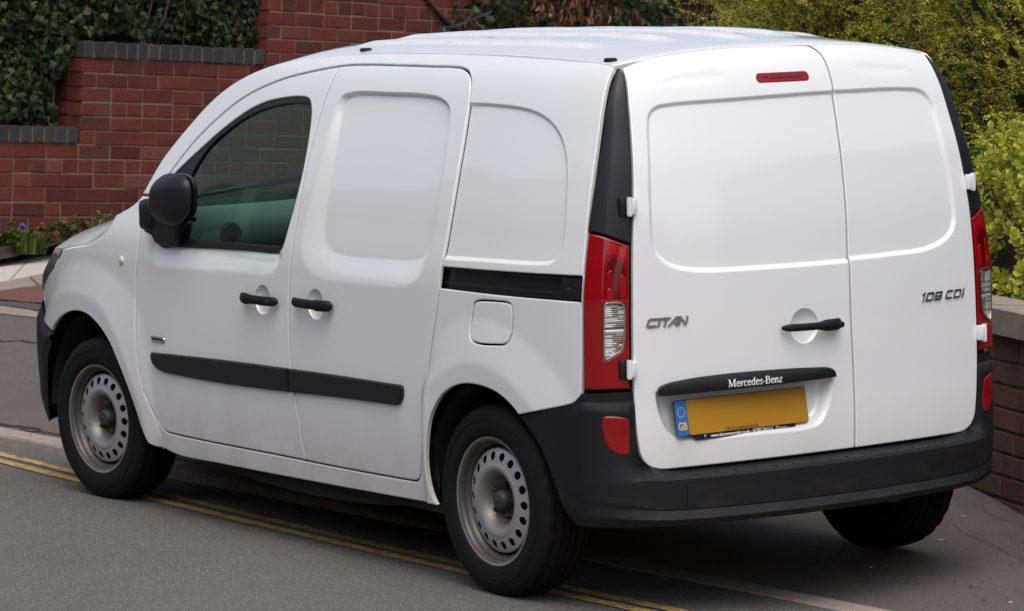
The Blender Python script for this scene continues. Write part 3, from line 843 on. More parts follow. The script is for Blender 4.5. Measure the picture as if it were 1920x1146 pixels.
# golden small-leaved shrub behind the garden wall: arching sprays of tiny leaves
def golden_shrub():
    r = np.random.default_rng(21)
    root = empty('golden_shrub', (4.0, -4.0, 0.8)); tag(root, 'large golden green shrub of fine arching sprays behind the van roof', 'shrub')
    base = np.array(root.location)
    # body: band running behind the wall
    u = np.array([math.cos(math.radians(-24)), math.sin(math.radians(-24)), 0]); out = np.array([-0.36, 0.93, 0])
    C0 = np.array([2.3, -3.35, 0])
    LP, LD, LU, LS = [], [], [], []
    mb = MB()
    ns = 1900
    for k in range(ns):
        a = r.uniform(-1.0, 5.5); h = r.uniform(0.95, 3.0)
        bulge = 0.28 * math.sin(a * 2.1 + 0.5) * math.cos(h * 2.6) + 0.14 * math.sin(a * 5.3) * math.sin(h * 6.0)
        dep = bulge + 0.08 - abs(r.normal(0, 0.15)) - 0.25 * max(0, h - 2.2)
        p = C0 + u * a + out * dep + np.array([0, 0, h])
        d = unit(out * r.uniform(0.2, 1.0) + u * r.normal(0.15, 0.75) + np.array([0, 0, r.normal(0.45, 0.35)]))
        ln = r.uniform(0.30, 0.85); m = int(ln / 0.0095)
        t = np.linspace(0, 1, m)
        sag = r.uniform(0.05, 0.22)
        c = p + (d * ln)[None] * (t - 0.25)[:, None] - np.array([0, 0, 1])[None] * (sag * t ** 2)[:, None] * ln * 1.6
        if k % 3 == 0: mb.tube([q - base for q in c[::max(1, m // 5)]], 0.0022, 3, caps=False)
        tang = np.gradient(c, axis=0); tang = unit(tang)
        side = unit(np.cross(tang, [0, 0, 1])) * np.where(np.arange(m) % 2, 1, -1)[:, None]
        side = unit(side + r.normal(0, 0.5, (m, 3)))
        for rep in range(2):
            LP.append(c + r.normal(0, 0.004, (m, 3))); LD.append(unit(side * (1 if rep == 0 else -1) + tang * 0.6)); LU.append(unit(np.tile([0, 0, 1.0], (m, 1)) + out * 0.6 + r.normal(0, 0.4, (m, 3)))); LS.append(r.uniform(0.011, 0.021, m) * (1.15 - 0.35 * t))
    P = np.vstack(LP); D = np.vstack(LD); U = np.vstack(LU); S = np.concatenate(LS)
    n = len(P); y = unit(D); x = unit(np.cross(y, U))
    s = S[:, None]
    W = np.stack([P - base, P - base + s * (0.5 * y + 0.30 * x), P - base + s * y, P - base + s * (0.5 * y - 0.30 * x)], 1)
    me = bpy.data.meshes.new('leaf_mass'); F = np.arange(4 * n).reshape(-1, 4)
    me.from_pydata(W.reshape(-1, 3).tolist(), [], F.tolist()); me.materials.append(M['lon'])
    o = link(bpy.data.objects.new('leaf_mass', me), root); o['kind'] = 'stuff'
    o = mb.build('twig', M['bark'], root); o['kind'] = 'stuff'
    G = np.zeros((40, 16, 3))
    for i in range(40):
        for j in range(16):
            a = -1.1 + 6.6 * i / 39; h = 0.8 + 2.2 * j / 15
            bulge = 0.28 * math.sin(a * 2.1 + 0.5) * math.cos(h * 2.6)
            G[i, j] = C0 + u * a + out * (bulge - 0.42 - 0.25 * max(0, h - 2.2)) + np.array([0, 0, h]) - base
    grid_mesh('dark_shrub_core', G, M['twigs'], root)  # dark sheet added inside the shrub to close gaps between sprays
    mb = MB()
    for k in range(5):
        mb.tube([C0 + u * (a_ := -0.6 + k * 1.6) + out * (-0.3) + np.array([0.15 * math.sin(k + t * 4), 0, 0.75 + 1.8 * t]) - base for t in np.linspace(0, 1, 7)], np.linspace(0.035, 0.012, 7), 7)
    mb.build('trunk', M['bark'], root)['kind'] = 'stuff'
golden_shrub()

# variegated evergreen shrub at the right, leaves in whorls at the shoot tips
def variegated():
    r = np.random.default_rng(31)
    c = W2.pt(-1.30, 0.55, 0.92)
    root = empty('variegated_shrub', tuple(c)); tag(root, 'bushy yellow green variegated shrub above the low garden wall', 'shrub')
    bpy.context.view_layer.update()
    base = np.array(root.location); LP, LD, LU, LS = [], [], [], []
    mb = MB()
    for k in range(2000):
        th = r.uniform(0, 2 * math.pi); ph = r.uniform(-0.30, 1.0)
        rr = 0.84 + 0.10 * math.sin(3 * th + 1) * math.cos(4 * ph) + 0.05 * math.sin(7 * th + 3 * ph)
        dirv = np.array([math.cos(th) * math.sqrt(max(0, 1 - max(ph, 0) ** 2)), math.sin(th) * math.sqrt(max(0, 1 - max(ph, 0) ** 2)), max(ph, 0)])
        f = 1 - abs(r.normal(0, 0.10))
        tip = c + np.array([dirv[0] * rr * f * 1.10, dirv[1] * rr * f * 0.80, 0.10 + dirv[2] * rr * f * 0.95 + (ph + 0.25) * 0.30 - .10])
        # taper towards the ground
        if tip[2] < c[2] + 0.20:
            k2 = 0.80 + 0.20 * (tip[2] - c[2]) / 0.20; tip[:2] = c[:2] + (tip[:2] - c[:2]) * k2
        ax = unit(dirv + np.array([0, 0, 0.55]) + r.normal(0, 0.25, 3))
        if k % 2 == 0: mb.tube([tip - ax * 0.16 - base, tip - ax * 0.08 - base + r.normal(0, .008, 3), tip - base], (0.004, 0.003, 0.002), 4, caps=False)
        m = int(r.integers(9, 15))
        a1 = unit(np.cross(ax, r.normal(0, 1, 3))); a2 = np.cross(ax, a1)
        for q in range(m):
            g = q * 2.4 + r.uniform(0, .5); e = 0.25 + 1.15 * (1 - q / m)
            dd = unit(ax * math.cos(e) + (a1 * math.cos(g) + a2 * math.sin(g)) * math.sin(e))
            LP.append(tip - ax * 0.055 * (1 - q / m)); LD.append(dd); LU.append(ax + r.normal(0, .2, 3)); LS.append(r.uniform(0.034, 0.052) * (0.7 + 0.3 * (1 - q / m)))
    P = np.array(LP); cd = np.array(CF)
    scatter('leaf', 'oval', P, np.array(LD), unit(np.array(LU)), np.array(LS), M['eu'], root, 285)
    o = mb.build('shoot', M['bark'], root); o['kind'] = 'stuff'
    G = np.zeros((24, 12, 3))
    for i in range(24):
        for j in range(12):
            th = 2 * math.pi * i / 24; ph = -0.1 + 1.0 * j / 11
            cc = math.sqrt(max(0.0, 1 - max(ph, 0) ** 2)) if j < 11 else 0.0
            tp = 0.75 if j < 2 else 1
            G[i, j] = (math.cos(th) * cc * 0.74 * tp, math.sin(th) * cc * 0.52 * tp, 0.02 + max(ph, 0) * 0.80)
    grid_mesh('dark_shrub_core', G, M['twigs'], root, closed_u=True)  # added dark dome, keeps the shrub from showing through
    mb = MB()
    for k in range(6):
        th = k * 1.05
        mb.tube([(0.1 * math.cos(th) * (1 + 3 * t), 0.1 * math.sin(th) * (1 + 2.5 * t), -0.06 + 0.7 * t) for t in np.linspace(0, 1, 5)], np.linspace(0.016, 0.008, 5), 6)
    mb.build('trunk', M['bark'], root)['kind'] = 'stuff'
variegated()
# a small shoot of the same shrub low at the front, over the coping
def shoots(name, label, cat, pts, kind, mat, nleaf, size, up=0.6, seed=1, solo=200):
    r = np.random.default_rng(seed)
    root = empty(name, tuple(np.mean(pts, axis=0))); tag(root, label, cat)
    bpy.context.view_layer.update()
    base = np.array(root.location); LP, LD, LU, LS = [], [], [], []; mb = MB()
    for p in pts:
        p = np.array(p, float); ax = unit(np.array([r.normal(0, .3), r.normal(0, .3), 1.0])); ln = r.uniform(0.6, 1.2) * up
        mb.tube([p - base, p + ax * ln * .5 + r.normal(0, .01, 3) - base, p + ax * ln - base], (0.004, 0.003, 0.002), 4, caps=False)
        for q in range(nleaf):
            t = r.uniform(0.15, 1.05); g = r.uniform(0, 6.28)
            d = unit(np.array([math.cos(g), math.sin(g), r.uniform(0.0, 0.9)]))
            LP.append(p + ax * ln * t); LD.append(d); LU.append(unit(np.array([0, 0, 1.0]) + r.normal(0, .4, 3))); LS.append(r.uniform(*size))
    scatter('leaf', kind, np.array(LP), np.array(LD), np.array(LU), np.array(LS), mat, root, solo)
    o = mb.build('stem', M['bark'], root); o['kind'] = 'stuff'
    return root
shoots('variegated_sapling', 'small variegated shoots on the soil just behind the stone coping', 'shrub', [tuple(W2.pt(-0.30 - 0.06 * k, 0.84, 0.30 + 0.05 * (k % 3))) for k in range(4)], 'oval', M['eu'], 12, (0.035, 0.055), 0.16, 8, 60)

# planting at the foot of the stepped wall
gz = lambda a, d: (lambda p: (p[0], p[1], float(ground_z(p[0], p[1])) + 0.08))(W1.pt(a, 0, d))
r = np.random.default_rng(77)
pts = [gz(r.uniform(-0.9, 1.0), r.uniform(-0.40, -0.06)) for k in range(46)]
o = shoots('bedding_plants', 'low green bedding plants along the foot of the brick wall', 'plants', pts, 'oval', M['herb'], 26, (0.022, 0.05), 0.11, 12, 280)
mb = MB()
for k in range(46):
    p = np.array(pts[int(r.integers(len(pts)))]) + [r.normal(0, .05), r.normal(0, .05), r.uniform(0.07, .16)]
    for q in range(5):
        t = q * 1.257; s = .009
        mb.add([tuple(p - np.array(o.location)), tuple(p - np.array(o.location) + [s * math.cos(t), s * math.sin(t), .003]), tuple(p - np.array(o.location) + [s * math.cos(t + .8), s * math.sin(t + .8), .003])], [(0, 1, 2)])
f = mb.build('flower', M['petal'], o); f['kind'] = 'stuff'
# grass-like tuft and a bluebell at the far left
def tuft(name, label, cat, c, n, h, seed, flower=False):
    r = np.random.default_rng(seed); root = empty(name, c); tag(root, label, cat); mb = MB(); fb = MB()
    for k in range(n):
        g = r.uniform(0, 6.28); rad = r.uniform(0, .10); lean = r.uniform(.1, .9); hh = h * r.uniform(.6, 1.1); w = .006
        b = np.array([rad * math.cos(g), rad * math.sin(g), -.02]); d = np.array([math.cos(g), math.sin(g), 0]); s = np.array([-math.sin(g), math.cos(g), 0]) * w
        m = b + d * lean * hh * .35 + [0, 0, hh * .75]; t = b + d * lean * hh * .9 + [0, 0, hh * (1 - .35 * lean)]
        mb.add([b - s, b + s, m + s * .8, m - s * .8, t], [(0, 1, 2, 3), (3, 2, 4)])
    mb.build('blade', M['herb'], root)['kind'] = 'stuff'
    if flower:
        for k in range(3):
            b = np.array([r.normal(0, .03), r.normal(0, .03), 0]); top = b + [r.normal(0, .02), r.normal(0, .02), h * 1.35]
            fb.tube([b, (b + top) / 2, top], .003, 5)
        fb.build('flower_stalk', M['herb'], root); fb = MB()
        for k in range(16):
            z = h * r.uniform(.95, 1.4); g = r.uniform(0, 6.28)
            fb.tube([(.004 * math.cos(g), .004 * math.sin(g), z), (.014 * math.cos(g), .014 * math.sin(g), z - .003), (.019 * math.cos(g), .019 * math.sin(g), z - .014)], (.0015, .0045, .006), 6, caps=False)
        fb.build('blossom', M['bluebell'], root)['kind'] = 'stuff'
tuft('grass_tuft', 'green grassy tuft in the bed at the far left', 'grass', gz(-0.62, -0.34), 120, .15, 5)
tuft('bluebell_plant', 'bluebell with violet blossom in front of the brick wall', 'plant', gz(-0.52, -0.16), 30, .095, 6, True)

# ------------------------------------------------------------------ the far side of the street, seen only mirrored in the paint
def house(c, w, d, h, rot, mat, lab):
    root = empty('house', c); root.rotation_euler = (0, 0, rot)
    tag(root, lab, 'house', 'houses across the road')
    mb = MB(); mb.box((0, 0, h / 2), (w, d, h)); wl = mb.build('wall', mat, root)
    mb = MB(); mb.add([(-w / 2 - .2, -d / 2 - .3, h - .1), (w / 2 + .2, -d / 2 - .3, h - .1), (w / 2 + .2, d / 2 + .3, h - .1), (-w / 2 - .2, d / 2 + .3, h - .1), (-w / 2 - .2, 0, h + 2.6), (w / 2 + .2, 0, h + 2.6)], [(0, 1, 5, 4), (2, 3, 4, 5), (1, 2, 5), (3, 0, 4)])
    rf = mb.build('roof', M['slate'], root)
    mb = MB(); mb.box((w * .3, 0, h + 2.6), (.9, .7, 1.6)); mb.build('chimney', mat, rf)
    for x in (-w * .27, w * .27):
        for z in (1.6, 4.3):
            mb = MB(); mb.box((x, -d / 2 - .01, z), (1.7, .08, 1.5)); f = mb.build('window', M['white_frame'], root)
            mb = MB(); mb.box((x - .4, -d / 2 - .06, z), (.7, .02, 1.3)); mb.box((x + .4, -d / 2 - .06, z), (.7, .02, 1.3)); mb.build('pane', M['pane'], f)
    mb = MB(); mb.box((0, -d / 2 - .02, 1.05), (.95, .1, 2.1)); mb.build('door', M['pane'], root)
M['slate'] = simple('roof_slate', (0.06, 0.055, 0.055), 0.8, var=(3, .3))
M['house_brick'] = simple('house_brick', (0.20, 0.085, 0.06), 0.9, var=(2, .3))
M['white_frame'] = simple('white_frame', (0.7, 0.7, 0.68), 0.5)
M['pane'] = simple('window_pane', (0.03, 0.035, 0.04), 0.1)
for k, (x, y, rot) in enumerate([(-16, 23, 0), (-5, 23, 0), (6, 23, 0), (17, 23, 0), (28, 23, 0)]):
    house((x, y, 0), 10.4, 8, 5.6, rot, M['house_brick'], 'brick house across the road, ' + ('first', 'second', 'middle', 'fourth', 'last')[k] + ' of the terrace from the rear of the van')
for k, (x, y, rot) in enumerate([(-44, 9, math.pi / 2 * -1), (-42, -9, math.pi / 2 * -1)]):
    house((x, y, 0), 12, 8, 6.2, -rot + math.pi * 0, M['house_brick'], ('wide', 'narrow')[k] + ' brick house closing the street behind the camera, ' + ('road side', 'garden side')[k])
# ================================================================== THE VAN
AL = math.radians(4.2); PY0 = 0.83
van = empty('panel_van')
van.location = (0, PY0 * (1 - math.cos(AL)), PY0 * math.sin(AL)); van.rotation_euler = (-AL, 0, 0)
tag(van, 'white panel van with black bumpers parked half up on the pavement', 'van')

WZ = [.15, .32, .5, .707, .98, 1.185, 1.34, 1.48, 1.61, 1.67, 1.70, 1.73, 1.76]
WY = [.855, .872, .884, .889, .886, .854, .818, .778, .735, .705, .68, .64, .58]
PX = [-.56, -.48, -.3, 0, .4, 2.0, 2.4, 2.8, 3.0, 3.2, 3.35, 3.45, 3.52, 3.56]
PY = [.066, .05, .028, .008, 0, 0, .006, .025, .048, .095, .165, .25, .36, .46]
def S0(x, z):
    e = np.clip(z - .95, 0, .8) * np.clip(x - 1.5, 0, 2.0) * .06
    return pchip(WZ, WY, z) - pchip(PX, PY, x) - e
BZ = [.3, .44, .67, .92, 1.16, 1.37, 1.52, 1.60, 1.65, 1.68, 1.70, 1.715]
BX = [-.577, -.577, -.574, -.570, -.560, -.533, -.494, -.468, -.445, -.424, -.403, -.375]
def B0(y, z):
    w = np.clip((z - 1.3) / .4, 0, 1)
    zz = z - .045 * (1 - (y / .63) ** 2) * w * w * (3 - 2 * w)
    return pchip(BZ, BX, zz) - .05 * (1 - (np.abs(y) / .70) ** 2.2)

ra_out = np.array([(.36, .10), (.36, .45), (.345, .62), (.291, .764), (.231, .834), (.141, .881), (.042, .900), (-.054, .897), (-.157, .870), (-.267, .822), (-.361, .760), (-.421, .702), (-.47, .64), (-.55, .45), (-.60, .10)])
ra_in = np.array([(.338, .10), (.338, .45), (.328, .57), (.305, .652), (.235, .703), (.145, .743), (.046, .759), (-.051, .756), (-.143, .728), (-.219, .678), (-.277, .630), (-.36, .5), (-.44, .33), (-.5, .10)])
fa_out = np.array([(3.35, .10), (3.27, .6), (3.16, .735), (3.068, .79), (3.001, .843), (2.895, .888), (2.815, .907), (2.723, .918), (2.614, .912), (2.51, .891), (2.4, .853), (2.304, .805), (2.245, .72), (2.21, .58), (2.18, .42), (2.16, .10)])
fa_in = np.array([(3.26, .10), (3.22, .5), (3.168, .657), (3.077, .713), (2.965, .761), (2.821, .788), (2.686, .784), (2.559, .755), (2.489, .71), (2.424, .642), (2.36, .55), (2.30, .45), (2.26, .35), (2.22, .10)])
def dens(p): return cr(p, 0.02)
ARCH = [(dens(ra_out), dens(ra_in)), (dens(fa_out), dens(fa_in))]
APTS = [np.vstack([cr(q, .007) for q in (ra_out, ra_in)]), np.vstack([cr(q, .007) for q in (fa_out, fa_in)])]
def ramp2(P, outp, inp):
    io = inside(P, outp); ii = inside(P, inp)
    t = np.zeros(len(P)); k = io & ~ii
    if k.any():
        a = pdist(P[k], outp); b = pdist(P[k], inp); t[k] = a / (a + b + 1e-9)
    t[ii] = 1.0
    return t, ii
def flare(u, v):
    P = np.stack([u, v], 1); d = np.zeros(len(u))
    for (o_, i_), x0, x1 in zip(ARCH, (-.7, 2.1), (.4, 3.4)):
        k = (u > x0) & (u < x1) & (v < .95)
        if k.any():
            t, ii = ramp2(P[k], o_, i_)
            dd = 0.018 * t
            if ii.any():
                q = np.zeros(len(t)); q[ii] = pdist(P[k][ii], i_); dd = dd - 0.06 * np.minimum(q, 0.08) * ii
            d[k] = dd
    return d
def side_surf(disp=None, off=0.0, side=1):
    def f(u, v):
        y = S0(u, v) + flare(u, v) + off
        if disp is not None: y = y + disp(u, v)
        return np.stack([u, side * y, v], 1)
    return f
def rear_surf(disp=None, off=0.0):
    def f(u, v):
        x = B0(u, v) - off
        if disp is not None: x = x - disp(u, v)
        return np.stack([x, u, v], 1)
    return f

def panel(name, surf, out, mat, parent, outward, holes=(), h=0.014, feats=(), flange=0.010, gap=0.0032, er=0.0045, hole_flange=None, edge_drop=0.0022):
    """a pressed panel: fine triangles on surf(u, v) inside `out`, rolled edges, returned flanges"""
    loops0 = [offset_poly(out, gap)] + [offset_poly(hh, -gap) for hh in holes]
    loops1 = [offset_poly(loops0[0], er)] + [offset_poly(q, -er) for q in loops0[1:]]
    verts, edges, tagl = [], [], []
    for q in loops0 + loops1:
        b = len(verts); verts += q.tolist(); n = len(q); edges += [(b + i, b + (i + 1) % n) for i in range(n)]
    lo, hi = out.min(0), out.max(0)
    gx, gy = np.meshgrid(np.arange(lo[0], hi[0], h), np.arange(lo[1], hi[1], h * .866)); gx = gx + (np.arange(gx.shape[0]) % 2)[:, None] * h / 2
    P = np.stack([gx.ravel(), gy.ravel()], 1)
    extra = [P]
    if len(feats):
        FP_ = np.vstack(list(feats)); key = set(map(tuple, np.floor(FP_ / .006).astype(int)))
        kk = np.floor(P / .006).astype(int); keep = np.array([not any((a + i, b + j) in key for i in (-1, 0, 1) for j in (-1, 0, 1)) for a, b in kk])
        extra = [P[keep], FP_]
    P = np.vstack(extra)
    m = inside(P, loops1[0])
    for q in loops1[1:]: m &= ~inside(P, q)
    P = P[m]
    dmin = np.full(len(P), 1e9)
    for q in loops1: dmin = np.minimum(dmin, pdist(P, q))
    P = P[dmin > 0.0035]
    # thin out grid points that sit on top of feature points
    verts += P.tolist()
    r = delaunay_2d_cdt([Vector(v) for v in verts], edges, [], 0, 1e-6)
    Q = np.array([v[:] for v in r[0]]); T = np.array([f for f in r[2] if len(f) == 3])
    c = Q[T].mean(1); k = inside(c, loops0[0])
    for q in loops0[1:]: k &= ~inside(c, q)
    T = T[k]
    # orientation
    e = 0.0012
    X = surf(Q[:, 0], Q[:, 1])
    tu = surf(Q[:, 0] + e, Q[:, 1]) - surf(Q[:, 0] - e, Q[:, 1]); tv = surf(Q[:, 0], Q[:, 1] + e) - surf(Q[:, 0], Q[:, 1] - e)
    Nn = np.cross(tu, tv); Nn /= np.linalg.norm(Nn, axis=1)[:, None] + 1e-12
    outward = np.array(outward, float); Nn *= np.where((Nn @ outward) < 0, -1, 1)[:, None]
    fn = np.cross(X[T[:, 1]] - X[T[:, 0]], X[T[:, 2]] - X[T[:, 0]])
    bad = np.einsum('ij,ij->i', fn, Nn[T].mean(1)) < 0
    T[bad] = T[bad][:, ::-1]
    n0 = sum(len(q) for q in loops0)
    orig = r[3]; newof = {}
    for i, lst in enumerate(orig):
        for a in lst: newof.setdefault(a, i)
    V = [tuple(p) for p in X]; F = [tuple(t) for t in T]; nor = {i: Nn[i] for i in range(len(Q))}
    Xn = X.copy(); b = 0
    for li, q in enumerate(loops0):
        n = len(q); ids = [newof[b + i] for i in range(n)]
        e2 = np.roll(q, -1, 0) - np.roll(q, 1, 0); on = np.stack([e2[:, 1], -e2[:, 0]], 1); on /= np.linalg.norm(on, axis=1)[:, None] + 1e-12
        if li > 0: on = -on
        for i, vid in enumerate(ids):
            p = X[vid]; w = (tu[vid] * on[i, 0] + tv[vid] * on[i, 1]); w /= np.linalg.norm(w) + 1e-12
            V[vid] = tuple(p - Nn[vid] * edge_drop); nn = Nn[vid] + w * 1.1; nor[vid] = nn / np.linalg.norm(nn)
        fl = flange if (li == 0 or hole_flange is None) else hole_flange
        if fl:
            base = len(V)
            for i, vid in enumerate(ids):
                p = np.array(V[vid]); w = (tu[vid] * on[i, 0] + tv[vid] * on[i, 1]); w /= np.linalg.norm(w) + 1e-12
                V.append(tuple(p)); V.append(tuple(p - Nn[vid] * fl)); nor[base + 2 * i] = w; nor[base + 2 * i + 1] = w
            for i in range(n):
                j = (i + 1) % n; a0, a1, b0, b1 = base + 2 * i, base + 2 * i + 1, base + 2 * j, base + 2 * j + 1
                fnn = np.cross(np.array(V[b0]) - V[a0], np.array(V[a1]) - V[a0])
                F.append((a0, b0, b1, a1) if fnn @ nor[a0] > 0 else (a0, a1, b1, b0))
        b += n
    me = bpy.data.meshes.new(name); me.from_pydata([tuple(map(float, v)) for v in V], [], [tuple(map(int, f)) for f in F])
    me.materials.append(mat); me.polygons.foreach_set('use_smooth', [True] * len(me.polygons))
    lv = np.zeros(len(me.loops), np.int32); me.loops.foreach_get('vertex_index', lv)
    me.normals_split_custom_set([tuple(map(float, nor[i])) for i in lv])
    return link(bpy.data.objects.new(name, me), parent)

# ---- traced outlines, metres in the van's own side view (x, z)
FD_front = [(2.190, 1.205), (2.232, 1.150), (2.256, 1.085), (2.264, 1.036), (2.273, .965), (2.287, .879), (2.293, .754), (2.291, .645), (2.281, .571), (2.257, .489), (2.216, .418), (2.167, .355), (2.135, .331), (2.09, .321)]
FD_bot = [(2.09, .321), (1.85, .319), (1.53, .321), (1.30, .323), (1.121, .323)]
BLINE = [(1.121, .323), (1.141, .43), (1.160, .543), (1.180, .645), (1.186, .758), (1.181, .90), (1.170, 1.03), (1.161, 1.182), (1.155, 1.335), (1.146, 1.449), (1.135, 1.563), (1.122, 1.635), (1.115, 1.680)]
FD_top = [(1.115, 1.680), (1.273, 1.660), (1.473, 1.625), (1.683, 1.565), (1.818, 1.502), (1.947, 1.423), (2.034, 1.355), (2.107, 1.288), (2.190, 1.205)]
SD_top = [(1.115, 1.680), (1.05, 1.685), (.947, 1.688), (.737, 1.689), (.532, 1.689), (.42, 1.689), (.360, 1.686), (.315, 1.674), (.281, 1.650), (.260, 1.618), (.249, 1.578), (.238, 1.507), (.229, 1.422), (.224, 1.336), (.222, 1.222), (.226, 1.122), (.233, 1.052)]
SD_back = [(.233, 1.052), (.240, .987), (.261, .890), (.289, .793), (.315, .696), (.339, .605), (.361, .492), (.381, .393), (.392, .358), (.405, .340), (.430, .331)]
SD_bot = [(.430, .331), (.515, .329), (.795, .325), (1.121, .323)]
front_door_o = outline(FD_front, FD_bot, BLINE, FD_top)
slide_o = outline(BLINE[::-1], SD_bot[::-1], SD_back[::-1], SD_top[::-1])
opening = outline(FD_front, FD_bot, SD_bot[::-1], SD_back[::-1][:-1], [(.240, .987), (.078, .986), (-.158, .986), (-.375, .988), (-.4785, .989)], [(-.4785, .989), (-.4785, 1.0645)], [(-.4785, 1.0645), (-.094, 1.0565), (.233, 1.052)], SD_top[::-1], FD_top)
win_o = outline([(1.305, 1.5705), (1.262, 1.569), (1.232, 1.560), (1.206, 1.525), (1.186, 1.448), (1.178, 1.357), (1.182, 1.273), (1.195, 1.204), (1.212, 1.134), (1.226, 1.079), (1.240, 1.052), (1.270, 1.041), (1.40, 1.038), (1.70, 1.030), (2.04, 1.015)], [(2.04, 1.015), (2.13, 1.020), (2.165, 1.07), (2.155, 1.16), (2.10, 1.262)], [(2.10, 1.262), (2.002, 1.324), (1.921, 1.372), (1.817, 1.432), (1.723, 1.479), (1.625, 1.519), (1.508, 1.550), (1.363, 1.568), (1.305, 1.5705)])
glass_o = outline([(1.280, 1.548), (1.245, 1.547), (1.216, 1.523), (1.197, 1.447), (1.190, 1.356), (1.194, 1.272), (1.207, 1.203), (1.225, 1.133), (1.238, 1.080), (1.250, 1.064), (1.30, 1.060), (1.64, 1.053), (1.90, 1.045), (1.99, 1.042)], [(1.99, 1.042), (1.997, 1.14), (1.978, 1.238), (1.935, 1.312)], [(1.935, 1.312), (1.866, 1.382), (1.782, 1.432), (1.644, 1.492), (1.498, 1.529), (1.354, 1.547), (1.280, 1.548)])
RARCH = [(-.197, .611), (-.149, .645), (-.089, .672), (-.005, .687), (.072, .687), (.139, .674), (.209, .641), (.258, .597), (.292, .545), (.314, .470), (.324, .402), (.319, .336), (.303, .291), (.283, .266)]
FARCH = [(2.150, .257), (2.207, .258), (2.240, .268), (2.282, .318), (2.320, .390), (2.376, .478), (2.438, .557), (2.504, .628), (2.595, .684), (2.693, .716), (2.800, .719), (2.911, .697), (3.010, .657), (3.071, .617)]
GUT = [(-.408, 1.7015), (-.365, 1.712), (-.20, 1.7195), (-.039, 1.725), (.284, 1.7315), (.728, 1.7315), (.982, 1.727), (1.22, 1.715), (1.474, 1.690), (1.603, 1.668), (1.734, 1.634), (1.851, 1.588), (1.954, 1.530), (2.052, 1.455), (2.138, 1.384), (2.211, 1.316), (2.25, 1.265), (2.307, 1.190)]
body_o = outline([(2.307, 1.190), (2.250, 1.190), (2.214, 1.190)], [(2.214, 1.190), (2.27, 1.10), (2.29, .95), (2.305, .80), (2.303, .64), (2.27, .49), (2.18, .345), (2.150, .257)], [(2.150, .257), (2.039, .241), (1.71, .243), (1.404, .246), (.838, .255), (.283, .266)], RARCH[::-1], [(-.197, .611), (-.315, .637), (-.431, .664), (-.461, .678), (-.478, .702)], [(-.4785, .702), (-.4845, .849), (-.486, .987), (-.479, 1.123), (-.469, 1.233), (-.463, 1.312), (-.454, 1.403), (-.443, 1.493), (-.433, 1.566), (-.421, 1.634), (-.413, 1.679), (-.408, 1.7015)], GUT)
# keep a strip of body outside the door's front edge only where it exists: the wing takes over in front of the door
flap_o = outline([(.049, .929), (.043, .949), (.020, .958), (-.060, .963), (-.129, .963), (-.150, .957), (-.158, .939), (-.156, .893), (-.148, .855), (-.128, .833), (-.072, .826), (.013, .824), (.048, .832), (.059, .852), (.058, .894), (.049, .929)])
qrec_o = outline([(.20, 1.5790), (.131, 1.579), (.008, 1.575), (-.09, 1.566), (-.164, 1.549), (-.23, 1.52), (-.283, 1.477), (-.326, 1.413), (-.353, 1.325), (-.372, 1.223), (-.374, 1.154), (-.365, 1.124), (-.344, 1.1), (-.298, 1.09), (-.031, 1.083), (.20, 1.078)], [(.20, 1.078), (.9, 1.076)], [(.9, 1.076), (.9, 1.579)], [(.9, 1.579), (.20, 1.579)])
def rec(poly, w, depth):
    """recess with a soft shoulder of width w inside poly"""
    def f(u, v):
        P = np.stack([u, v], 1); d = np.zeros(len(u)); i = inside(P, poly)
        if i.any(): d[i] = -depth * sstep(0, w, pdist(P[i], poly))
        return d
    return f
def both(outp, inp, depth):
    def f(u, v): t, _ = ramp2(np.stack([u, v], 1), outp, inp); return -depth * (.72 * t + .28 * sstep(0, 1, t))
    return f
def dish(c, r, depth, ar=1.0):
    def f(u, v):
        q = np.sqrt(((u - c[0]) / ar) ** 2 + (v - c[1]) ** 2) / r
        return -depth * np.where(q < 1, np.sqrt(np.clip(1 - q ** 2, 0, 1)), 0)
    return f
def summed(*fs): return lambda u, v: sum(f(u, v) for f in fs)
def circ(c, r, ar=1.0, n=40): return np.vstack([np.stack([c[0] + ar * r * k * np.cos(np.linspace(0, 2 * np.pi, m_, endpoint=False)), c[1] + r * k * np.sin(np.linspace(0, 2 * np.pi, m_, endpoint=False))], 1) for k, m_ in ((1.03, n), (.995, n), (.94, n), (.86, n), (.74, n // 2), (.58, n // 2), (.40, n // 3), (.2, 8))])
def near_pts(poly, w, step=0.006, k=4):
    out = [offset_poly(poly, d) for d in np.linspace(-0.002, w + .002, k)]
    return np.vstack([o[::max(1, int(step / 0.009))] for o in out])

s_in = outline([(1.011, 1.57), (.954, 1.584), (.716, 1.588), (.524, 1.587), (.425, 1.577), (.37, 1.553), (.352, 1.515), (.338, 1.403), (.327, 1.275), (.328, 1.155), (.340, 1.098), (.370, 1.072), (.43, 1.060), (.60, 1.054), (.80, 1.050), (.93, 1.062), (.985, 1.095), (1.002, 1.152), (1.004, 1.303), (1.016, 1.453), (1.026, 1.54), (1.011, 1.57)])
s_out = outline([(1.038, 1.581), (.967, 1.597), (.721, 1.601), (.515, 1.600), (.408, 1.588), (.352, 1.56), (.332, 1.518), (.313, 1.404), (.301, 1.276), (.305, 1.146), (.322, 1.07), (.350, 1.015), (.412, .978), (.56, .966), (.743, .962), (.96, .963), (1.055, .990), (1.104, 1.042), (1.115, 1.101), (1.105, 1.185), (1.082, 1.338), (1.062, 1.482), (1.054, 1.55), (1.038, 1.581)])
f_out = outline([(2.22, 1.10), (2.234, 1.007), (2.215, .955), (2.142, .932), (1.792, .936), (1.474, .945), (1.32, .952), (1.262, .975), (1.222, 1.045)], [(1.222, 1.045), (1.5, 1.06)], [(1.5, 1.06), (2.22, 1.10)])
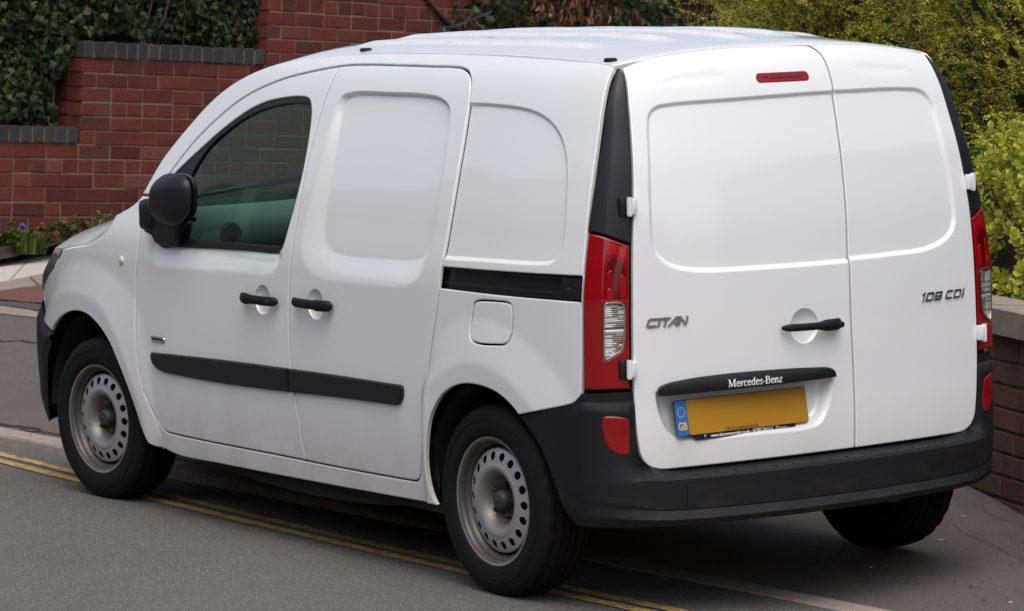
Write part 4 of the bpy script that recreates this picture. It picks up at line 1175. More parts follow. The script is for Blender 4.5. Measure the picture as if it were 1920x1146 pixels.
f_in = outline([(2.17, 1.10), (2.17, 1.03), (2.13, 1.012), (1.70, 1.022), (1.40, 1.031), (1.27, 1.036)], [(1.27, 1.036), (1.5, 1.055)], [(1.5, 1.055), (2.17, 1.10)])

paint = M['paint']
HD_F, HD_S = (1.360, .867), (1.005, .877)
OUT = (0, 1, 0.15)
def build_side(side):
    sf = lambda disp=None, off=0.0: side_surf(disp, off, side)
    out = (0, side, 0.15)
    near = side > 0
    h = 0.014 if near else 0.03
    # unibody side: sill, pillars, cant rail and rear quarter in one pressing
    gl = cr(GUT, .02)
    bo = panel('body_side', sf(rec(qrec_o, .012, .009)), body_o, paint, van, out, holes=[opening] + ([flap_o] if near else []), h=h,
               feats=[near_pts(qrec_o, .012), APTS[0]] if near else [], flange=.014)
    # front wing
    wing_o = outline([(2.214, 1.186), (2.27, 1.09), (2.276, 1.036), (2.280, .965), (2.293, .879), (2.299, .754), (2.297, .645), (2.287, .571), (2.263, .489), (2.222, .418), (2.180, .352), (2.160, .30), (2.152, .257)], FARCH, [(3.071, .617), (3.15, .637), (3.238, .665), (3.290, .70), (3.30, .735)], [(3.30, .735), (3.25, .775), (3.196, .806), (3.13, .838), (3.056, .870), (2.99, .910), (2.945, .948)], [(2.945, .948), (2.815, .968), (2.703, .982), (2.62, 1.007), (2.554, 1.038), (2.514, 1.072), (2.486, 1.105)], [(2.486, 1.105), (2.441, 1.121), (2.397, 1.136), (2.351, 1.156), (2.305, 1.186)], [(2.305, 1.186), (2.214, 1.186)])
    panel('front_wing', sf(), wing_o, paint, van, out, h=h, feats=[APTS[1]] if near else [], flange=.010)
    # front door
    dd = summed(both(f_out, f_in, .016), dish(HD_F, .052, .020)) if near else both(f_out, f_in, .016)
    fd = panel('front_door', sf(dd), front_door_o, paint, van, out, holes=[win_o], h=h if not near else .011, hole_flange=.014,
               feats=[near_pts(f_out, .0, k=1), near_pts(f_in, 0, k=1), circ(HD_F, .052), APTS[1]])
    fr = panel('window_frame', sf(off=-.006), offset_poly(win_o, -.004), M['satin_black'], fd, out, holes=[glass_o], h=.03, flange=.0, hole_flange=.012, gap=0)
    gl_ = panel('window_glass', sf(off=-.014), offset_poly(glass_o, -.006), M['glass'], fd, out, h=.04, flange=0, gap=0, edge_drop=0)
    fr['label'] = 'black rubber window surround'
    if near:
        sd = panel('sliding_door', sf(summed(both(s_out, s_in, .019), dish(HD_S, .052, .020))), slide_o, paint, van, out, h=.010,
                   feats=[near_pts(s_out, .0, k=1), near_pts(s_in, 0, k=1), offset_poly(s_in, -.0045), offset_poly(s_in, -.009), offset_poly(s_in, -.016), offset_poly(s_in, .005), circ(HD_S, .052), APTS[0]])
        panel('fuel_flap', sf(), flap_o, paint, bo, out, h=.02, flange=.012)
        # rubbing strips
        for par, o_ in ((fd, outline([(2.178, .606), (2.172, .616), (2.150, .6185)], [(2.150, .6185), (1.808, .630), (1.489, .638), (1.188, .643)], [(1.188, .643), (1.188, .556)], [(1.188, .556), (1.657, .544), (2.049, .545)], [(2.049, .545), (2.134, .556), (2.168, .575), (2.178, .606)])),
                        (sd, outline([(1.182, .643), (.897, .648), (.614, .650), (.480, .651)], [(.480, .651), (.456, .645), (.452, .625), (.464, .595), (.482, .580), (.510, .575)], [(.510, .575), (.904, .566), (1.182, .555)], [(1.182, .555), (1.182, .643)]))):
            panel('rubbing_strip', sf(off=.014), o_, M['satin_black'], par, out, h=.02, flange=.016, er=.008, edge_drop=.005)
        # sliding-door rail in the quarter panel
        ro = outline([(.236, 1.050), (-.094, 1.0545), (-.4765, 1.0625)], [(-.4765, 1.0625), (-.4765, .991)], [(-.4765, .991), (-.375, .990), (-.158, .988), (.238, .989)], [(.238, .989), (.236, 1.050)])
        rl = panel('slide_rail', sf(off=-.028), offset_poly(ro, -.008), M['gloss_black'], bo, out, h=.05, flange=0, gap=0)
        for dz, dpt, hh in ((.012, -.010, .005), (.058, -.012, .004)):
            q = outline([(.225, .990 + dz), (-.15, .991 + dz), (-.40, .994 + dz)], [(-.40, .994 + dz), (-.40, .994 + dz + hh)], [(-.40, .994 + dz + hh), (-.15, .991 + dz + hh), (.225, .990 + dz + hh)], [(.225, .990 + dz + hh), (.225, .990 + dz)])
            panel('rail_lip', sf(off=dpt), q, M['gloss_black'], rl, out, h=.05, flange=.016, gap=0, er=.001)
        q = outline([(-.385, 1.058), (-.472, 1.0605)], [(-.472, 1.0605), (-.472, .993)], [(-.472, .993), (-.418, .993), (-.412, 1.004), (-.385, 1.006)], [(-.385, 1.006), (-.385, 1.058)])
        panel('rail_cap', sf(dish((-.428, 1.028), .009, .006), off=-.004), q, M['plastic'], rl, out, h=.008, flange=.02)
        # pull handles
        for par, c, half, rev in ((fd, HD_F, .119, 1), (sd, HD_S, .124, -1)):
            pts, rad = [], []
            for t in np.linspace(-1, 1, 25):
                xx = c[0] + t * half
                zz = c[1] + 0.002 - .005 * t * rev * 0
                y = float(S0(np.array([xx]), np.array([zz]))[0]) + .010 + .022 * (1 - t ** 4)
                pts.append((xx, side * y, zz)); e = .0165 if t * rev < .35 else .0195
                rad.append(e * min(1, (1.02 - abs(t)) * 9) ** .5)
            mb = MB(); mb.tube(pts, rad, 14, sq=(.62, 1.0))
            hd = mb.build('door_handle', M['plastic'], par, smooth=True, angle=50)
        # key hole in the front handle, dot in the other
        mb = MB(); xk = HD_F[0] - .088
        mb.lathe([(.0001, .003), (.006, .003), (.007, 0)], 16, 'y', (xk, float(S0(np.array([xk]), np.array([.868]))[0]) + .036, .868))
        mb.build('key_hole', M['gloss_black'], fd, True)
    else:
        panel('side_panel', sf(), slide_o, paint, van, out, h=.05)
    # dark inner shell keeps daylight out of the shut lines
    inner_o = outline([(2.6, 1.0), (2.24, .98), (2.28, .6), (2.12, .30), (.33, .30), (.345, .45), (.32, .57), (.22, .69), (.04, .735), (-.14, .71), (-.25, .63), (-.46, .69), (-.46, 1.0), (-.44, 1.4), (-.395, 1.69), (.0, 1.70), (1.2, 1.69), (1.62, 1.62), (1.95, 1.47), (2.15, 1.30), (2.26, 1.16), (2.6, 1.0)], step=.03)
    panel('inner_shell', sf(off=-.045), inner_o, M['black'], van, out, holes=[offset_poly(win_o, .004)], h=.06, flange=0, gap=0, edge_drop=0)
build_side(1)
build_side(-1)

# ---- roof and windscreen share one crowned surface over the gutters
gx_, gz_ = np.array(GUT)[:, 0], np.array(GUT)[:, 1]
RX_C = [-.45, -.40, .02, .72, 1.2, 1.6, 1.95, 2.31]; RC = [.045, .046, .059, .054, .057, .078, .085, .07]
def gut_y(x): z = pchip(gx_, gz_, x); return S0(x, z)
def ribs(x, y):
    d = np.zeros_like(x)
    for c in (0.0, .235, -.235, .455, -.455):
        q = np.abs(y - c) / .042
        x1 = 1.52 - abs(c) * .30; x0 = -.33 + abs(c) * .45
        d = d + .013 * np.clip(1 - q ** 2, 0, 1) ** .8 * sstep(x0, x0 + .16, x) * (1 - sstep(x1 - .12, x1, x))
    return d
def Rf(x, y):
    yg = gut_y(x)
    return pchip(gx_, gz_, x) + pchip(RX_C, RC, x) * (1 - np.clip(np.abs(y) / yg, 0, 1.05) ** 2.5)
def roof_surf(off=0.0, rb=True):
    def f(u, v): return np.stack([u, v, Rf(u, v) + off + (ribs(u, v) if rb else 0)], 1)
    return f
def edge_curve(xs_, sgn, inset): xs_ = np.array(xs_); return [(a, sgn * (b - inset)) for a, b in zip(xs_, gut_y(xs_))]
xr = np.linspace(-.396, 1.76, 14)
roof_o = outline(edge_curve(xr, -1, .006), [(1.76, -float(gut_y(np.array([1.76]))[0]) + .006), (1.84, -.3), (1.86, 0), (1.84, .3), (1.76, float(gut_y(np.array([1.76]))[0]) - .006)], edge_curve(xr, 1, .006)[::-1], [edge_curve(xr, 1, .006)[0], (-.402, .45), (-.404, .2), (-.404, -.2), (-.402, -.45), edge_curve(xr, -1, .006)[0]], step=.014)
roof = panel('roof', roof_surf(off=-.003), roof_o, paint, van, (0, 0, 1), h=.016, flange=.03, feats=[np.stack(np.meshgrid(np.arange(-.3, 1.5, .03), [c + s for c in (0, .235, -.235, .455, -.455) for s in (-.042, -.03, -.018, 0, .018, .03, .042)]), -1).reshape(-1, 2)])
xw = np.linspace(1.78, 2.30, 8)
ws_o = outline(edge_curve(xw, -1, .012), [edge_curve(xw, -1, .012)[-1], (2.42, -.35), (2.46, 0), (2.42, .35), edge_curve(xw, 1, .012)[-1]], edge_curve(xw, 1, .012)[::-1], [edge_curve(xw, 1, .012)[0], (1.855, .3), (1.875, 0), (1.855, -.3), edge_curve(xw, -1, .012)[0]], step=.03)
panel('windscreen', roof_surf(off=-.004, rb=False), ws_o, M['screen'], van, (.5, 0, 1), h=.05, flange=0, edge_drop=0, gap=0)
# roof fixing-point caps
mb = MB()
for x in (1.10, -.335):
    for s in (1, -1):
        y = s * .600; z = float(Rf(np.array([x]), np.array([abs(y)]))[0])
        mb.lathe([(.0001, .006), (.016, .006), (.021, .003), (.022, -.004)], 16, 'z', (x, y, z))
mb.build('roof_cap', M['plastic'], roof, True, 40)
# aerial
an = MB(); an.lathe([(.0001, .02), (.010, .018), (.018, .004), (.020, -.01)], 16, 'z', (1.515, 0, 1.772)); an.tube([(1.51, 0, 1.782), (1.36, 0, 1.813), (1.215, 0, 1.846)], (.0035, .003, .0028), 8); an.tube([(1.222, 0, 1.8445), (1.208, 0, 1.8475)], (.005, .005), 8)
an.build('aerial', M['satin_black'], van, True, 50)
# bonnet, cowl and closing front
hl = cr([(3.30, .865), (3.20, .915), (3.10, .938), (2.945, .953), (2.815, .972), (2.703, .986), (2.62, 1.010), (2.554, 1.041), (2.514, 1.075), (2.490, 1.104)], .03)
nv = 27; G = np.zeros((len(hl), nv, 3))
for i, (x, z) in enumerate(hl):
    yb = float(S0(np.array([min(x, 3.1)]), np.array([z]))[0]) - (.10 * max(0, x - 3.05) / .25) - .004
    bow = .14 * sstep(2.5, 3.2, x) + .05; zin = float(pchip([2.49, 2.70, 2.95, 3.15, 3.30], [1.150, 1.122, 1.072, 1.010, .925], x))
    for j in range(nv):
        s = max(-1, min(1, -1 + 2 * (j - 1) / (nv - 3)))
        if j in (0, nv - 1):
            G[i, j] = (x, s * (yb - .012), z - .035); continue
        w_ = 1 - abs(s) ** 3.6; G[i, j] = (x + bow * (1 - s * s), s * yb, z * (1 - w_) + zin * w_)
grid_mesh('bonnet', G, paint, van, angle=50)
nv = 25
fp = cr([(3.30, .86), (3.40, .80), (3.42, .70), (3.42, .62)], .05); G = np.zeros((len(fp), nv, 3))
for i, (x, z) in enumerate(fp):
    for j in range(nv):
        s = -1 + 2 * j / (nv - 1); G[i, j] = (x - .02 + .16 * (1 - s * s), s * (.66 - .04 * i / len(fp)), z + .02 * (1 - s * s))
grid_mesh('grille', G, M['plastic'], van, flip=True)
for s in (1, -1):
    a = cr([(2.955, .944), (3.056, .868), (3.196, .806), (3.297, .742)], .02); b = cr([(3.305, .918), (3.40, .872), (3.45, .822), (3.465, .772)], .02)
    n = 14; a = a[np.linspace(0, len(a) - 1, n).astype(int)]; b = b[np.linspace(0, len(b) - 1, n).astype(int)]
    G = np.zeros((n, 8, 3))
    for i in range(n):
        pa = np.array([a[i, 0], float(S0(a[i:i + 1, 0], a[i:i + 1, 1])[0]) - .002, a[i, 1]]); pb = np.array([b[i, 0], .655 - .03 * i / n, b[i, 1]])
        for j in range(8):
            t = j / 7; G[i, j] = pa * (1 - t) + pb * t + np.array([.5, .6, .3]) * .030 * math.sin(math.pi * t) * min(1, .35 + i / 5)
        G[i, :, 1] *= s
    grid_mesh('headlight', G, M['headlight'], van, flip=s > 0)
# front bumper
bp = cr([(3.055, .852), (3.15, .838), (3.25, .806), (3.33, .768), (3.40, .715), (3.46, .64), (3.52, .50), (3.57, .25), (3.58, 0)], .04)
bp = np.vstack([bp, (bp * [1, -1])[::-1][1:]])
t = np.gradient(bp, axis=0); t /= np.linalg.norm(t, axis=1)[:, None]; nrm = np.stack([-t[:, 1], t[:, 0]], 1)
G = np.zeros((len(bp), 9, 3))
for i in range(len(bp)):
    q = sstep(3.06, 3.28, bp[i, 0]); lowz = .565 - .335 * sstep(3.05, 3.27, bp[i, 0])
    zt = .612 + .10 * sstep(3.06, 3.35, bp[i, 0])
    for j, f in enumerate(np.linspace(0, 1, 9)):
        z = zt + (lowz - zt) * f; o_ = .006 * math.sin(math.pi * min(1, f * 1.6)) - .05 * max(0, f - .7) ** 1.5 * 4 * q - (.02 if j == 0 else 0)
        G[i, j] = (bp[i, 0] + nrm[i, 0] * o_, bp[i, 1] + nrm[i, 1] * o_, z)
grid_mesh('front_bumper', G, M['bumper'], van, flip=True)

# ---- rear doors
HB = .04
ledge = [(.620, 1.699), (.623, 1.681), (.630, 1.645), (.640, 1.594), (.650, 1.52), (.6635, 1.424), (.676, 1.322), (.686, 1.237), (.694, 1.152), (.700, 1.05), (.706, .88), (.708, .714), (.706, .665), (.703, .603), (.697, .547), (.688, .503), (.668, .474), (.640, .459), (.59, .453)]
redge = [(-a, b) for a, b in ledge]
split = [(-.082, 1.748), (-.112, 1.736), (-.131, 1.713), (-.138, 1.674), (-.140, 1.638), (-.140, 1.603), (-.139, 1.546), (-.136, 1.426), (-.134, 1.319), (-.132, 1.213), (-.128, 1.073), (-.127, .903), (-.133, .697), (-.135, .594), (-.131, .453)]
ltop = [(.620, 1.699), (.54, 1.7215), (.452, 1.735), (.268, 1.7495), (.10, 1.7515), (.016, 1.751), (-.082, 1.748)]
rtop = [(-.082, 1.748), (-.25, 1.7475), (-.40, 1.739), (-.526, 1.7225), (-.620, 1.699)]
ldoor_o = outline(split, [(-.131, .453), (.2, .453), (.59, .453)], ledge[::-1], ltop)
rdoor_o = outline(split[::-1], rtop, redge, [(-.59, .453), (-.35, .453), (-.131, .453)])
lrec = outline([(.0, 1.600), (.265, 1.594), (.500, 1.587), (.551, 1.579), (.579, 1.559), (.593, 1.525), (.614, 1.394), (.628, 1.258), (.630, 1.165), (.617, 1.125), (.592, 1.099), (.560, 1.080), (.508, 1.066), (.442, 1.058), (.216, 1.053), (.0, 1.051)], [(.0, 1.051), (-.4, 1.05)], [(-.4, 1.05), (-.4, 1.603)], [(-.4, 1.603), (.0, 1.600)])
rrec = outline([(-.25, 1.601), (-.464, 1.597), (-.527, 1.589), (-.563, 1.567), (-.581, 1.533), (-.590, 1.468), (-.601, 1.38), (-.611, 1.292), (-.617, 1.219), (-.617, 1.16), (-.604, 1.124), (-.563, 1.091), (-.476, 1.066), (-.323, 1.060), (-.25, 1.058)], [(-.25, 1.058), (.1, 1.056)], [(.1, 1.056), (.1, 1.603)], [(.1, 1.603), (-.25, 1.601)])
prec = outline([(.634, .700), (.629, .646), (.612, .595), (.590, .561), (.560, .541), (.523, .534), (.288, .534), (.051, .534), (.008, .546), (-.027, .594), (-.052, .700)], [(-.052, .700), (.0, .715)], [(.0, .715), (.3, .73)], [(.3, .73), (.58, .715)], [(.58, .715), (.634, .700)])
ltr = outline([(.52, 1.655), (.46, 1.675), (.36, 1.685), (.30, 1.683), (.27, 1.66), (.30, 1.64), (.45, 1.632), (.52, 1.64), (.52, 1.655)])
rtr = outline([(-.52, 1.655), (-.46, 1.672), (-.36, 1.683), (-.27, 1.685), (-.24, 1.66), (-.30, 1.64), (-.45, 1.632), (-.52, 1.64), (-.52, 1.655)])
DH = (.067, .864)
dl_ = summed(rec(lrec, .015, .010), rec(prec, .036, .040), rec(ltr, .025, .003), dish(DH, .056, .022))
dr_ = summed(rec(rrec, .015, .010), rec(rtr, .025, .003))
ld = panel('rear_door', rear_surf(dl_), ldoor_o, paint, van, (-1, 0, .1), h=.011, flange=.014, feats=[near_pts(lrec, .015, k=5), near_pts(prec, .036, k=6), circ(DH, .056)])
rd = panel('rear_door', rear_surf(dr_), rdoor_o, paint, van, (-1, 0, .1), h=.012, flange=.014, feats=[near_pts(rrec, .015, k=5)])
ld['label'] = 'wider rear door carrying the number plate'; rd['label'] = 'narrower rear door with model badge'
# dark jamb behind the shut lines
jo = outline([(.60, 1.64), (.67, 1.2), (.69, .7), (.64, .48)], [(.64, .48), (-.64, .48)], [(-.64, .48), (-.69, .7), (-.67, 1.2), (-.60, 1.64)], [(-.60, 1.64), (.60, 1.64)], step=.03)
panel('door_jamb', rear_surf(off=-.05), jo, M['black'], van, (-1, 0, .1), h=.06, flange=0, gap=0, edge_drop=0)
panel('roof_lining', lambda u, v: np.stack([u, v, Rf(u, v) - .05], 1), outline([(-.36, -.56), (1.70, -.50)], [(1.70, -.50), (1.70, .50)], [(1.70, .50), (-.36, .56)], [(-.36, .56), (-.36, -.56)], step=.04), M['black'], van, (0, 0, 1), h=.08, flange=0, gap=0, edge_drop=0)
def bx(y, z, off=0.0): return float(B0(np.array([y]), np.array([z]))[0]) - off
# high-level brake light
cap = [(.149 + .019 * math.sin(a), 1.650 + .0195 * math.cos(a)) for a in np.linspace(0, math.pi, 9)] + [(-.034 - .019 * math.sin(a), 1.650 - .0195 * math.cos(a)) for a in np.linspace(0, math.pi, 9)]
cap = cap + [cap[0]]
cap_o = outline(*[[a, b] for a, b in zip(cap[:-1], cap[1:])], step=.006)
bl = panel('brake_light', rear_surf(off=.002), cap_o, M['red_flat'], ld, (-1, 0, .1), h=.012, flange=.01)
panel('brake_light_core', rear_surf(off=.0035), outline([(.12, 1.660), (-.02, 1.660)], [(-.02, 1.660), (-.02, 1.642)], [(-.02, 1.642), (.12, 1.642)], [(.12, 1.642), (.12, 1.660)], step=.006), M['red_dark'], ld, (-1, 0, .1), h=.012, flange=.001)
mb = MB(); mb.lathe([(.004, 0), (.006, .001), (.008, 0)], 16, 'z'); V = [(bx(.128 , 1.650, .003) - v[2], .128 + v[0], 1.650 + v[1]) for v in mb.V]
add_mesh('drain_ring', V, mb.F, M['red_dark'], ld)
# rear handle
pts, rad = [], []
for t in np.linspace(-1, 1, 31):
    y = .168 + (-.0655 - .168) * (t + 1) / 2; z = .864 - .0015 * t
    pts.append((bx(y, z, .012 + .020 * (1 - t ** 4)), y, z)); e = .0115 + (.0065 * sstep(.1, .45, t))
    rad.append(e * min(1, (1.03 - abs(t)) * (5 if t < 0 else 12)) ** .5)
mb = MB(); mb.tube(pts, rad, 16, sq=(.7, 1.05)); mb.build('door_handle', M['plastic'], ld, True, 50)
mb = MB(); mb.lathe([(.0001, .002), (.006, .003), (.009, .003), (.0105, 0)], 18, 'z'); yk_ = -.050
add_mesh('lock_barrel', [(bx(yk_, .863, .044) - v[2], yk_ + v[0], .863 + v[1]) for v in mb.V], mb.F, M['gloss_black'], ld, True, 40)
# plate-light bar, number plate, lettering
trim_o = outline([(.6365, .694), (.632, .712), (.614, .727), (.546, .738), (.401, .7445), (.221, .7435), (.064, .738), (-.016, .730), (-.043, .716), (-.053, .690)], [(-.053, .690), (.097, .687), (.344, .685), (.547, .684), (.630, .686), (.6365, .694)], step=.008)
def trim_bulge(u, v):
    c = .714 + .0 * u; return .020 * np.clip(1 - ((v - .708) / .045) ** 2, 0, 1) * np.clip(1.1 - ((u - .29) / .36) ** 6, 0, 1)
tb = panel('plate_light_bar', rear_surf(trim_bulge, off=.010), trim_o, M['satin_black'], van, (-1, 0, .1), h=.009, flange=.05, er=.006, edge_drop=.003)

YP0, YP1, ZP0, ZP1 = .569, .048, .6665, .5560          # plate: left, right, top, bottom (seen from behind)
PT = bx(.31, .62, -.014)                                  # plate plane
def plate_pt(a, b, off=0.0):
    """a: 0..0.52 from left edge, b: 0..0.11 up from bottom"""
    return (PT + .010 - (.020 * (1 - b / .11)) + .045 * (a - .26) * -.16 - off, YP0 - a, ZP1 + b)
def plate_poly(name, pts, off, mat, parent, th=.002):
    n = len(pts); V = [plate_pt(a, b, off) for a, b in pts] + [plate_pt(a, b, off - th) for a, b in pts]
    F = [tuple(range(n))[::-1], tuple(range(n, 2 * n))] + [(i, (i + 1) % n, n + (i + 1) % n, n + i) for i in range(n)]
    bm = bmesh.new(); vs = [bm.verts.new(v) for v in V]
    for f in F: bm.faces.new([vs[i] for i in f])
    bmesh.ops.triangulate(bm, faces=bm.faces); bmesh.ops.recalc_face_normals(bm, faces=bm.faces)
    me = bpy.data.meshes.new(name); bm.to_mesh(me); bm.free(); me.materials.append(mat)
    return link(bpy.data.objects.new(name, me), parent)
def rrect(x0, y0, x1, y1, r, n=5):
    out = []
    for cx, cy, a0 in ((x1 - r, y1 - r, 0), (x0 + r, y1 - r, 90), (x0 + r, y0 + r, 180), (x1 - r, y0 + r, 270)):
        out += [(cx + r * math.cos(math.radians(a0 + 90 * k / n)), cy + r * math.sin(math.radians(a0 + 90 * k / n))) for k in range(n + 1)]
    return out
npl = plate_poly('number_plate', rrect(0, 0, .521, .1105, .009), .0, M['ink'], van, .006)
plate_poly('plate_face', rrect(.047, .0012, .5195, .1093, .009), .0012, M['plate'], npl)
plate_poly('country_band', rrect(.0012, .0012, .0455, .1093, .008), .0010, M['blue'], npl)
plate_poly('plate_surround', [(.062, .006), (.470, .006), (.466, -.013), (.461, -.0165), (.075, -.0165), (.069, -.013)], -.003, M['gloss_black'], npl, .004)
def star(c, r): return [(c[0] + (r if k % 2 == 0 else r * .45) * math.sin(k * math.pi / 5), c[1] + (r if k % 2 == 0 else r * .45) * math.cos(k * math.pi / 5)) for k in range(10)]
for k in range(12):
    plate_poly('star', star((.0235 + .0145 * math.sin(k * math.pi / 6), .0735 + .0145 * math.cos(k * math.pi / 6)), .0028), .0022, M['gold'], npl, .0008)
def text_mesh(body, size, bold=0.0, xs=1.0, shear=0.0, spacing=1.0):
    cu = bpy.data.curves.new('t', 'FONT'); cu.body = body; cu.size = size; cu.offset = bold; cu.shear = shear; cu.space_character = spacing; cu.resolution_u = 3
    ob = bpy.data.objects.new('t', cu); COL.objects.link(ob); bpy.context.view_layer.update()
    dg = bpy.context.evaluated_depsgraph_get(); me = bpy.data.meshes.new_from_object(ob.evaluated_get(dg))
    V = np.array([v.co[:] for v in me.vertices]); F = [tuple(p.vertices) for p in me.polygons]
    bpy.data.objects.remove(ob); bpy.data.meshes.remove(me)
    V[:, 0] = (V[:, 0] - V[:, 0].min()) * xs
    return V, F
def put_text(name, body, size, width, mat, parent, fn, bold=0.0, shear=0.0):
    V, F = text_mesh(body, size, bold, 1.0, shear); V[:, 0] *= width / V[:, 0].max()
    return add_mesh(name, [fn(v[0], v[1]) for v in V], F, mat, parent)
put_text('country_letters', 'GB', .034, .0340, M['gold'], npl, lambda a, b: plate_pt(.0065 + a, .019 + b, .0022), bold=.0009)
put_text('dealer_name', 'S & B Commercials Plc.', .0155, .135, M['ink'], npl, lambda a, b: plate_pt(.185 + a, .0040 + b, .0036))
put_text('dealer_town', 'Est. 1979', .0085, .028, M['ink'], npl, lambda a, b: plate_pt(.326 + a, .0040 + b, .0036)) if False else None
put_text('dealer_web', 'www.sbcommercials.co.uk - 01707 261111', .0150, .246, M['white'], npl, lambda a, b: plate_pt(.128 + a, -.0125 + b, -.001), bold=.0002)
put_text('maker_small', 'Mercedes-Benz', .0060, .032, M['white'], npl, lambda a, b: plate_pt(.402 + a, -.0095 + b, -.001))
def ring(c, r, w, n=20): return [(c[0] + r * math.cos(2 * math.pi * k / n), c[1] + r * math.sin(2 * math.pi * k / n)) for k in range(n)], [(c[0] + (r - w) * math.cos(2 * math.pi * k / n), c[1] + (r - w) * math.sin(2 * math.pi * k / n)) for k in range(n)]
def emblem(c, r):
    o_, i_ = ring(c, r, r * .16); n = len(o_); V = [plate_pt(a, b, -.001) for a, b in o_ + i_]; F = [(k, (k + 1) % n, n + (k + 1) % n, n + k) for k in range(n)]
    for k in range(3):
        t = math.radians(90 + 120 * k); b = len(V)
        V += [plate_pt(c[0] + r * .9 * math.cos(t), c[1] + r * .9 * math.sin(t), -.001), plate_pt(c[0] + r * .16 * math.cos(t + 1.05), c[1] + r * .16 * math.sin(t + 1.05), -.001), plate_pt(*c, -.001), plate_pt(c[0] + r * .16 * math.cos(t - 1.05), c[1] + r * .16 * math.sin(t - 1.05), -.001)]
        F.append((b, b + 1, b + 2, b + 3))
    return V, F
V, F = emblem((.392, -.0065), .0062); add_mesh('emblem', V, F, M['white'], npl)
V, F = emblem((.107, -.0055), .0040); add_mesh('emblem', V, F, M['white'], npl)

# stroke lettering with serifs for the bar, chrome strokes for the badges
def ribbons(polys, fn, depth=.0):
    """polys: list of (points, width); returns extruded ribbons mapped by fn(a, b, height)"""
    V, F = [], []
    for pts, w in polys:
        P = np.array(pts, float); n = len(P)
        t = np.diff(P, axis=0); t /= np.linalg.norm(t, axis=1)[:, None] + 1e-12; nn = np.stack([-t[:, 1], t[:, 0]], 1)
        m = np.vstack([nn[:1], nn[:-1] + nn[1:], nn[-1:]]); k = np.linalg.norm(m, axis=1)[:, None]; m = m / k
        sc = np.ones(n); 
        for i in range(1, n - 1): sc[i] = 1 / max(.45, float(m[i] @ nn[i]))
        ww = np.broadcast_to(np.asarray(w, float), (n,)) * sc
        Lp = P + m * ww[:, None] / 2; Rp = P - m * ww[:, None] / 2
        b = len(V)
        for i in range(n):
            V += [fn(*Lp[i], depth), fn(*Rp[i], depth), fn(*Rp[i], -.001), fn(*Lp[i], -.001)]
        for i in range(n - 1):
            a, c = b + 4 * i, b + 4 * (i + 1)
            F += [(a, a + 1, c + 1, c), (a + 1, a + 2, c + 2, c + 1), (a + 3, a, c, c + 3)]
        F += [(b, b + 3, b + 2, b + 1), (b + 4 * (n - 1), b + 4 * (n - 1) + 1, b + 4 * (n - 1) + 2, b + 4 * (n - 1) + 3)]
    return V, F
def arc(cx, cy, rx, ry, a0, a1, n=14): return [(cx + rx * math.cos(math.radians(a0 + (a1 - a0) * k / n)), cy + ry * math.sin(math.radians(a0 + (a1 - a0) * k / n))) for k in range(n + 1)]
T_, t_ = .15, .07
SG = {  # advance, strokes in units of cap height
 'M': (.98, [([(.14, 0), (.14, 1)], t_), ([(.14, 1), (.46, .08)], T_), ([(.46, .08), (.78, 1)], t_), ([(.80, 0), (.80, 1)], T_), ([(.02, .03), (.26, .03)], t_), ([(.02, .97), (.2, .97)], t_), ([(.68, .03), (.94, .03)], t_), ([(.76, .97), (.94, .97)], t_)]),
 'e': (.50, [(arc(.25, .33, .18, .33, 5, 330), .11), ([(.08, .38), (.42, .38)], t_)]),
 'r': (.40, [([(.12, 0), (.12, .66)], T_), ([(.13, .45), (.22, .60), (.32, .64), (.37, .58)], .09), ([(.02, .03), (.25, .03)], t_), ([(.02, .63), (.12, .63)], t_)]),
 'c': (.47, [(arc(.25, .33, .18, .33, 40, 320), .11)]),
 'd': (.56, [(arc(.24, .33, .17, .33, 0, 360), .10), ([(.42, 0), (.42, 1)], T_), ([(.33, .97), (.42, .97)], t_), ([(.42, .03), (.53, .03)], t_)]),
 's': (.42, [([(.33, .55), (.26, .65), (.12, .63), (.09, .48), (.20, .36), (.32, .25), (.30, .06), (.17, .0), (.06, .10)], .10)]),
 '-': (.32, [([(.04, .34), (.27, .34)], .10)]),
 'B': (.66, [([(.14, 0), (.14, 1)], T_), ([(.02, .97), (.36, .97), (.48, .87), (.48, .65), (.36, .54), (.14, .54)], .09), ([(.36, .54), (.52, .44), (.54, .20), (.42, .03), (.02, .03)], .10)]),
 'n': (.58, [([(.12, 0), (.12, .66)], T_), ([(.13, .46), (.24, .62), (.36, .63), (.44, .50), (.44, 0)], .11), ([(.02, .03), (.24, .03)], t_), ([(.34, .03), (.55, .03)], t_), ([(.02, .63), (.12, .63)], t_)]),
 'z': (.44, [([(.05, .63), (.37, .63), (.06, .03), (.40, .03)], .09)]),
}
polys = []; x = 0
for ch in 'Mercedes-Benz':
    adv, st = SG[ch]
    polys += [([(px + x, py) for px, py in p], w) for p, w in st]; x += adv
Wd, Hd = .207, .0235
def bar_map(a, b, h):
    y = .390 - a / x * Wd; z = .6980 + b * Hd
    u, v = np.array([y]), np.array([z])
    return (float(B0(u, v)[0] - .010 - trim_bulge(u, v)[0]) - .0012 - h, y, z)
V, F = ribbons(polys, bar_map, .0004); add_mesh('maker_lettering', V, F, M['white'], tb)
def badge(name, glyphs, y0, y1, z0, hgt, par):
    tot = sum(g[0] for g in glyphs); polys = []; x = 0
    for adv, st in glyphs:
        polys += [([(px + x + .30 * py, py) for px, py in p], w) for p, w in st]; x += adv
    tot += .25
    def fn(a, b, h): y = y0 + (y1 - y0) * a / tot; z = z0 + hgt * b; return (bx(y, z, h), y, z)
    V, F = ribbons(polys, fn, .005); return add_mesh(name, V, F, M['chrome'], par)
w = .23
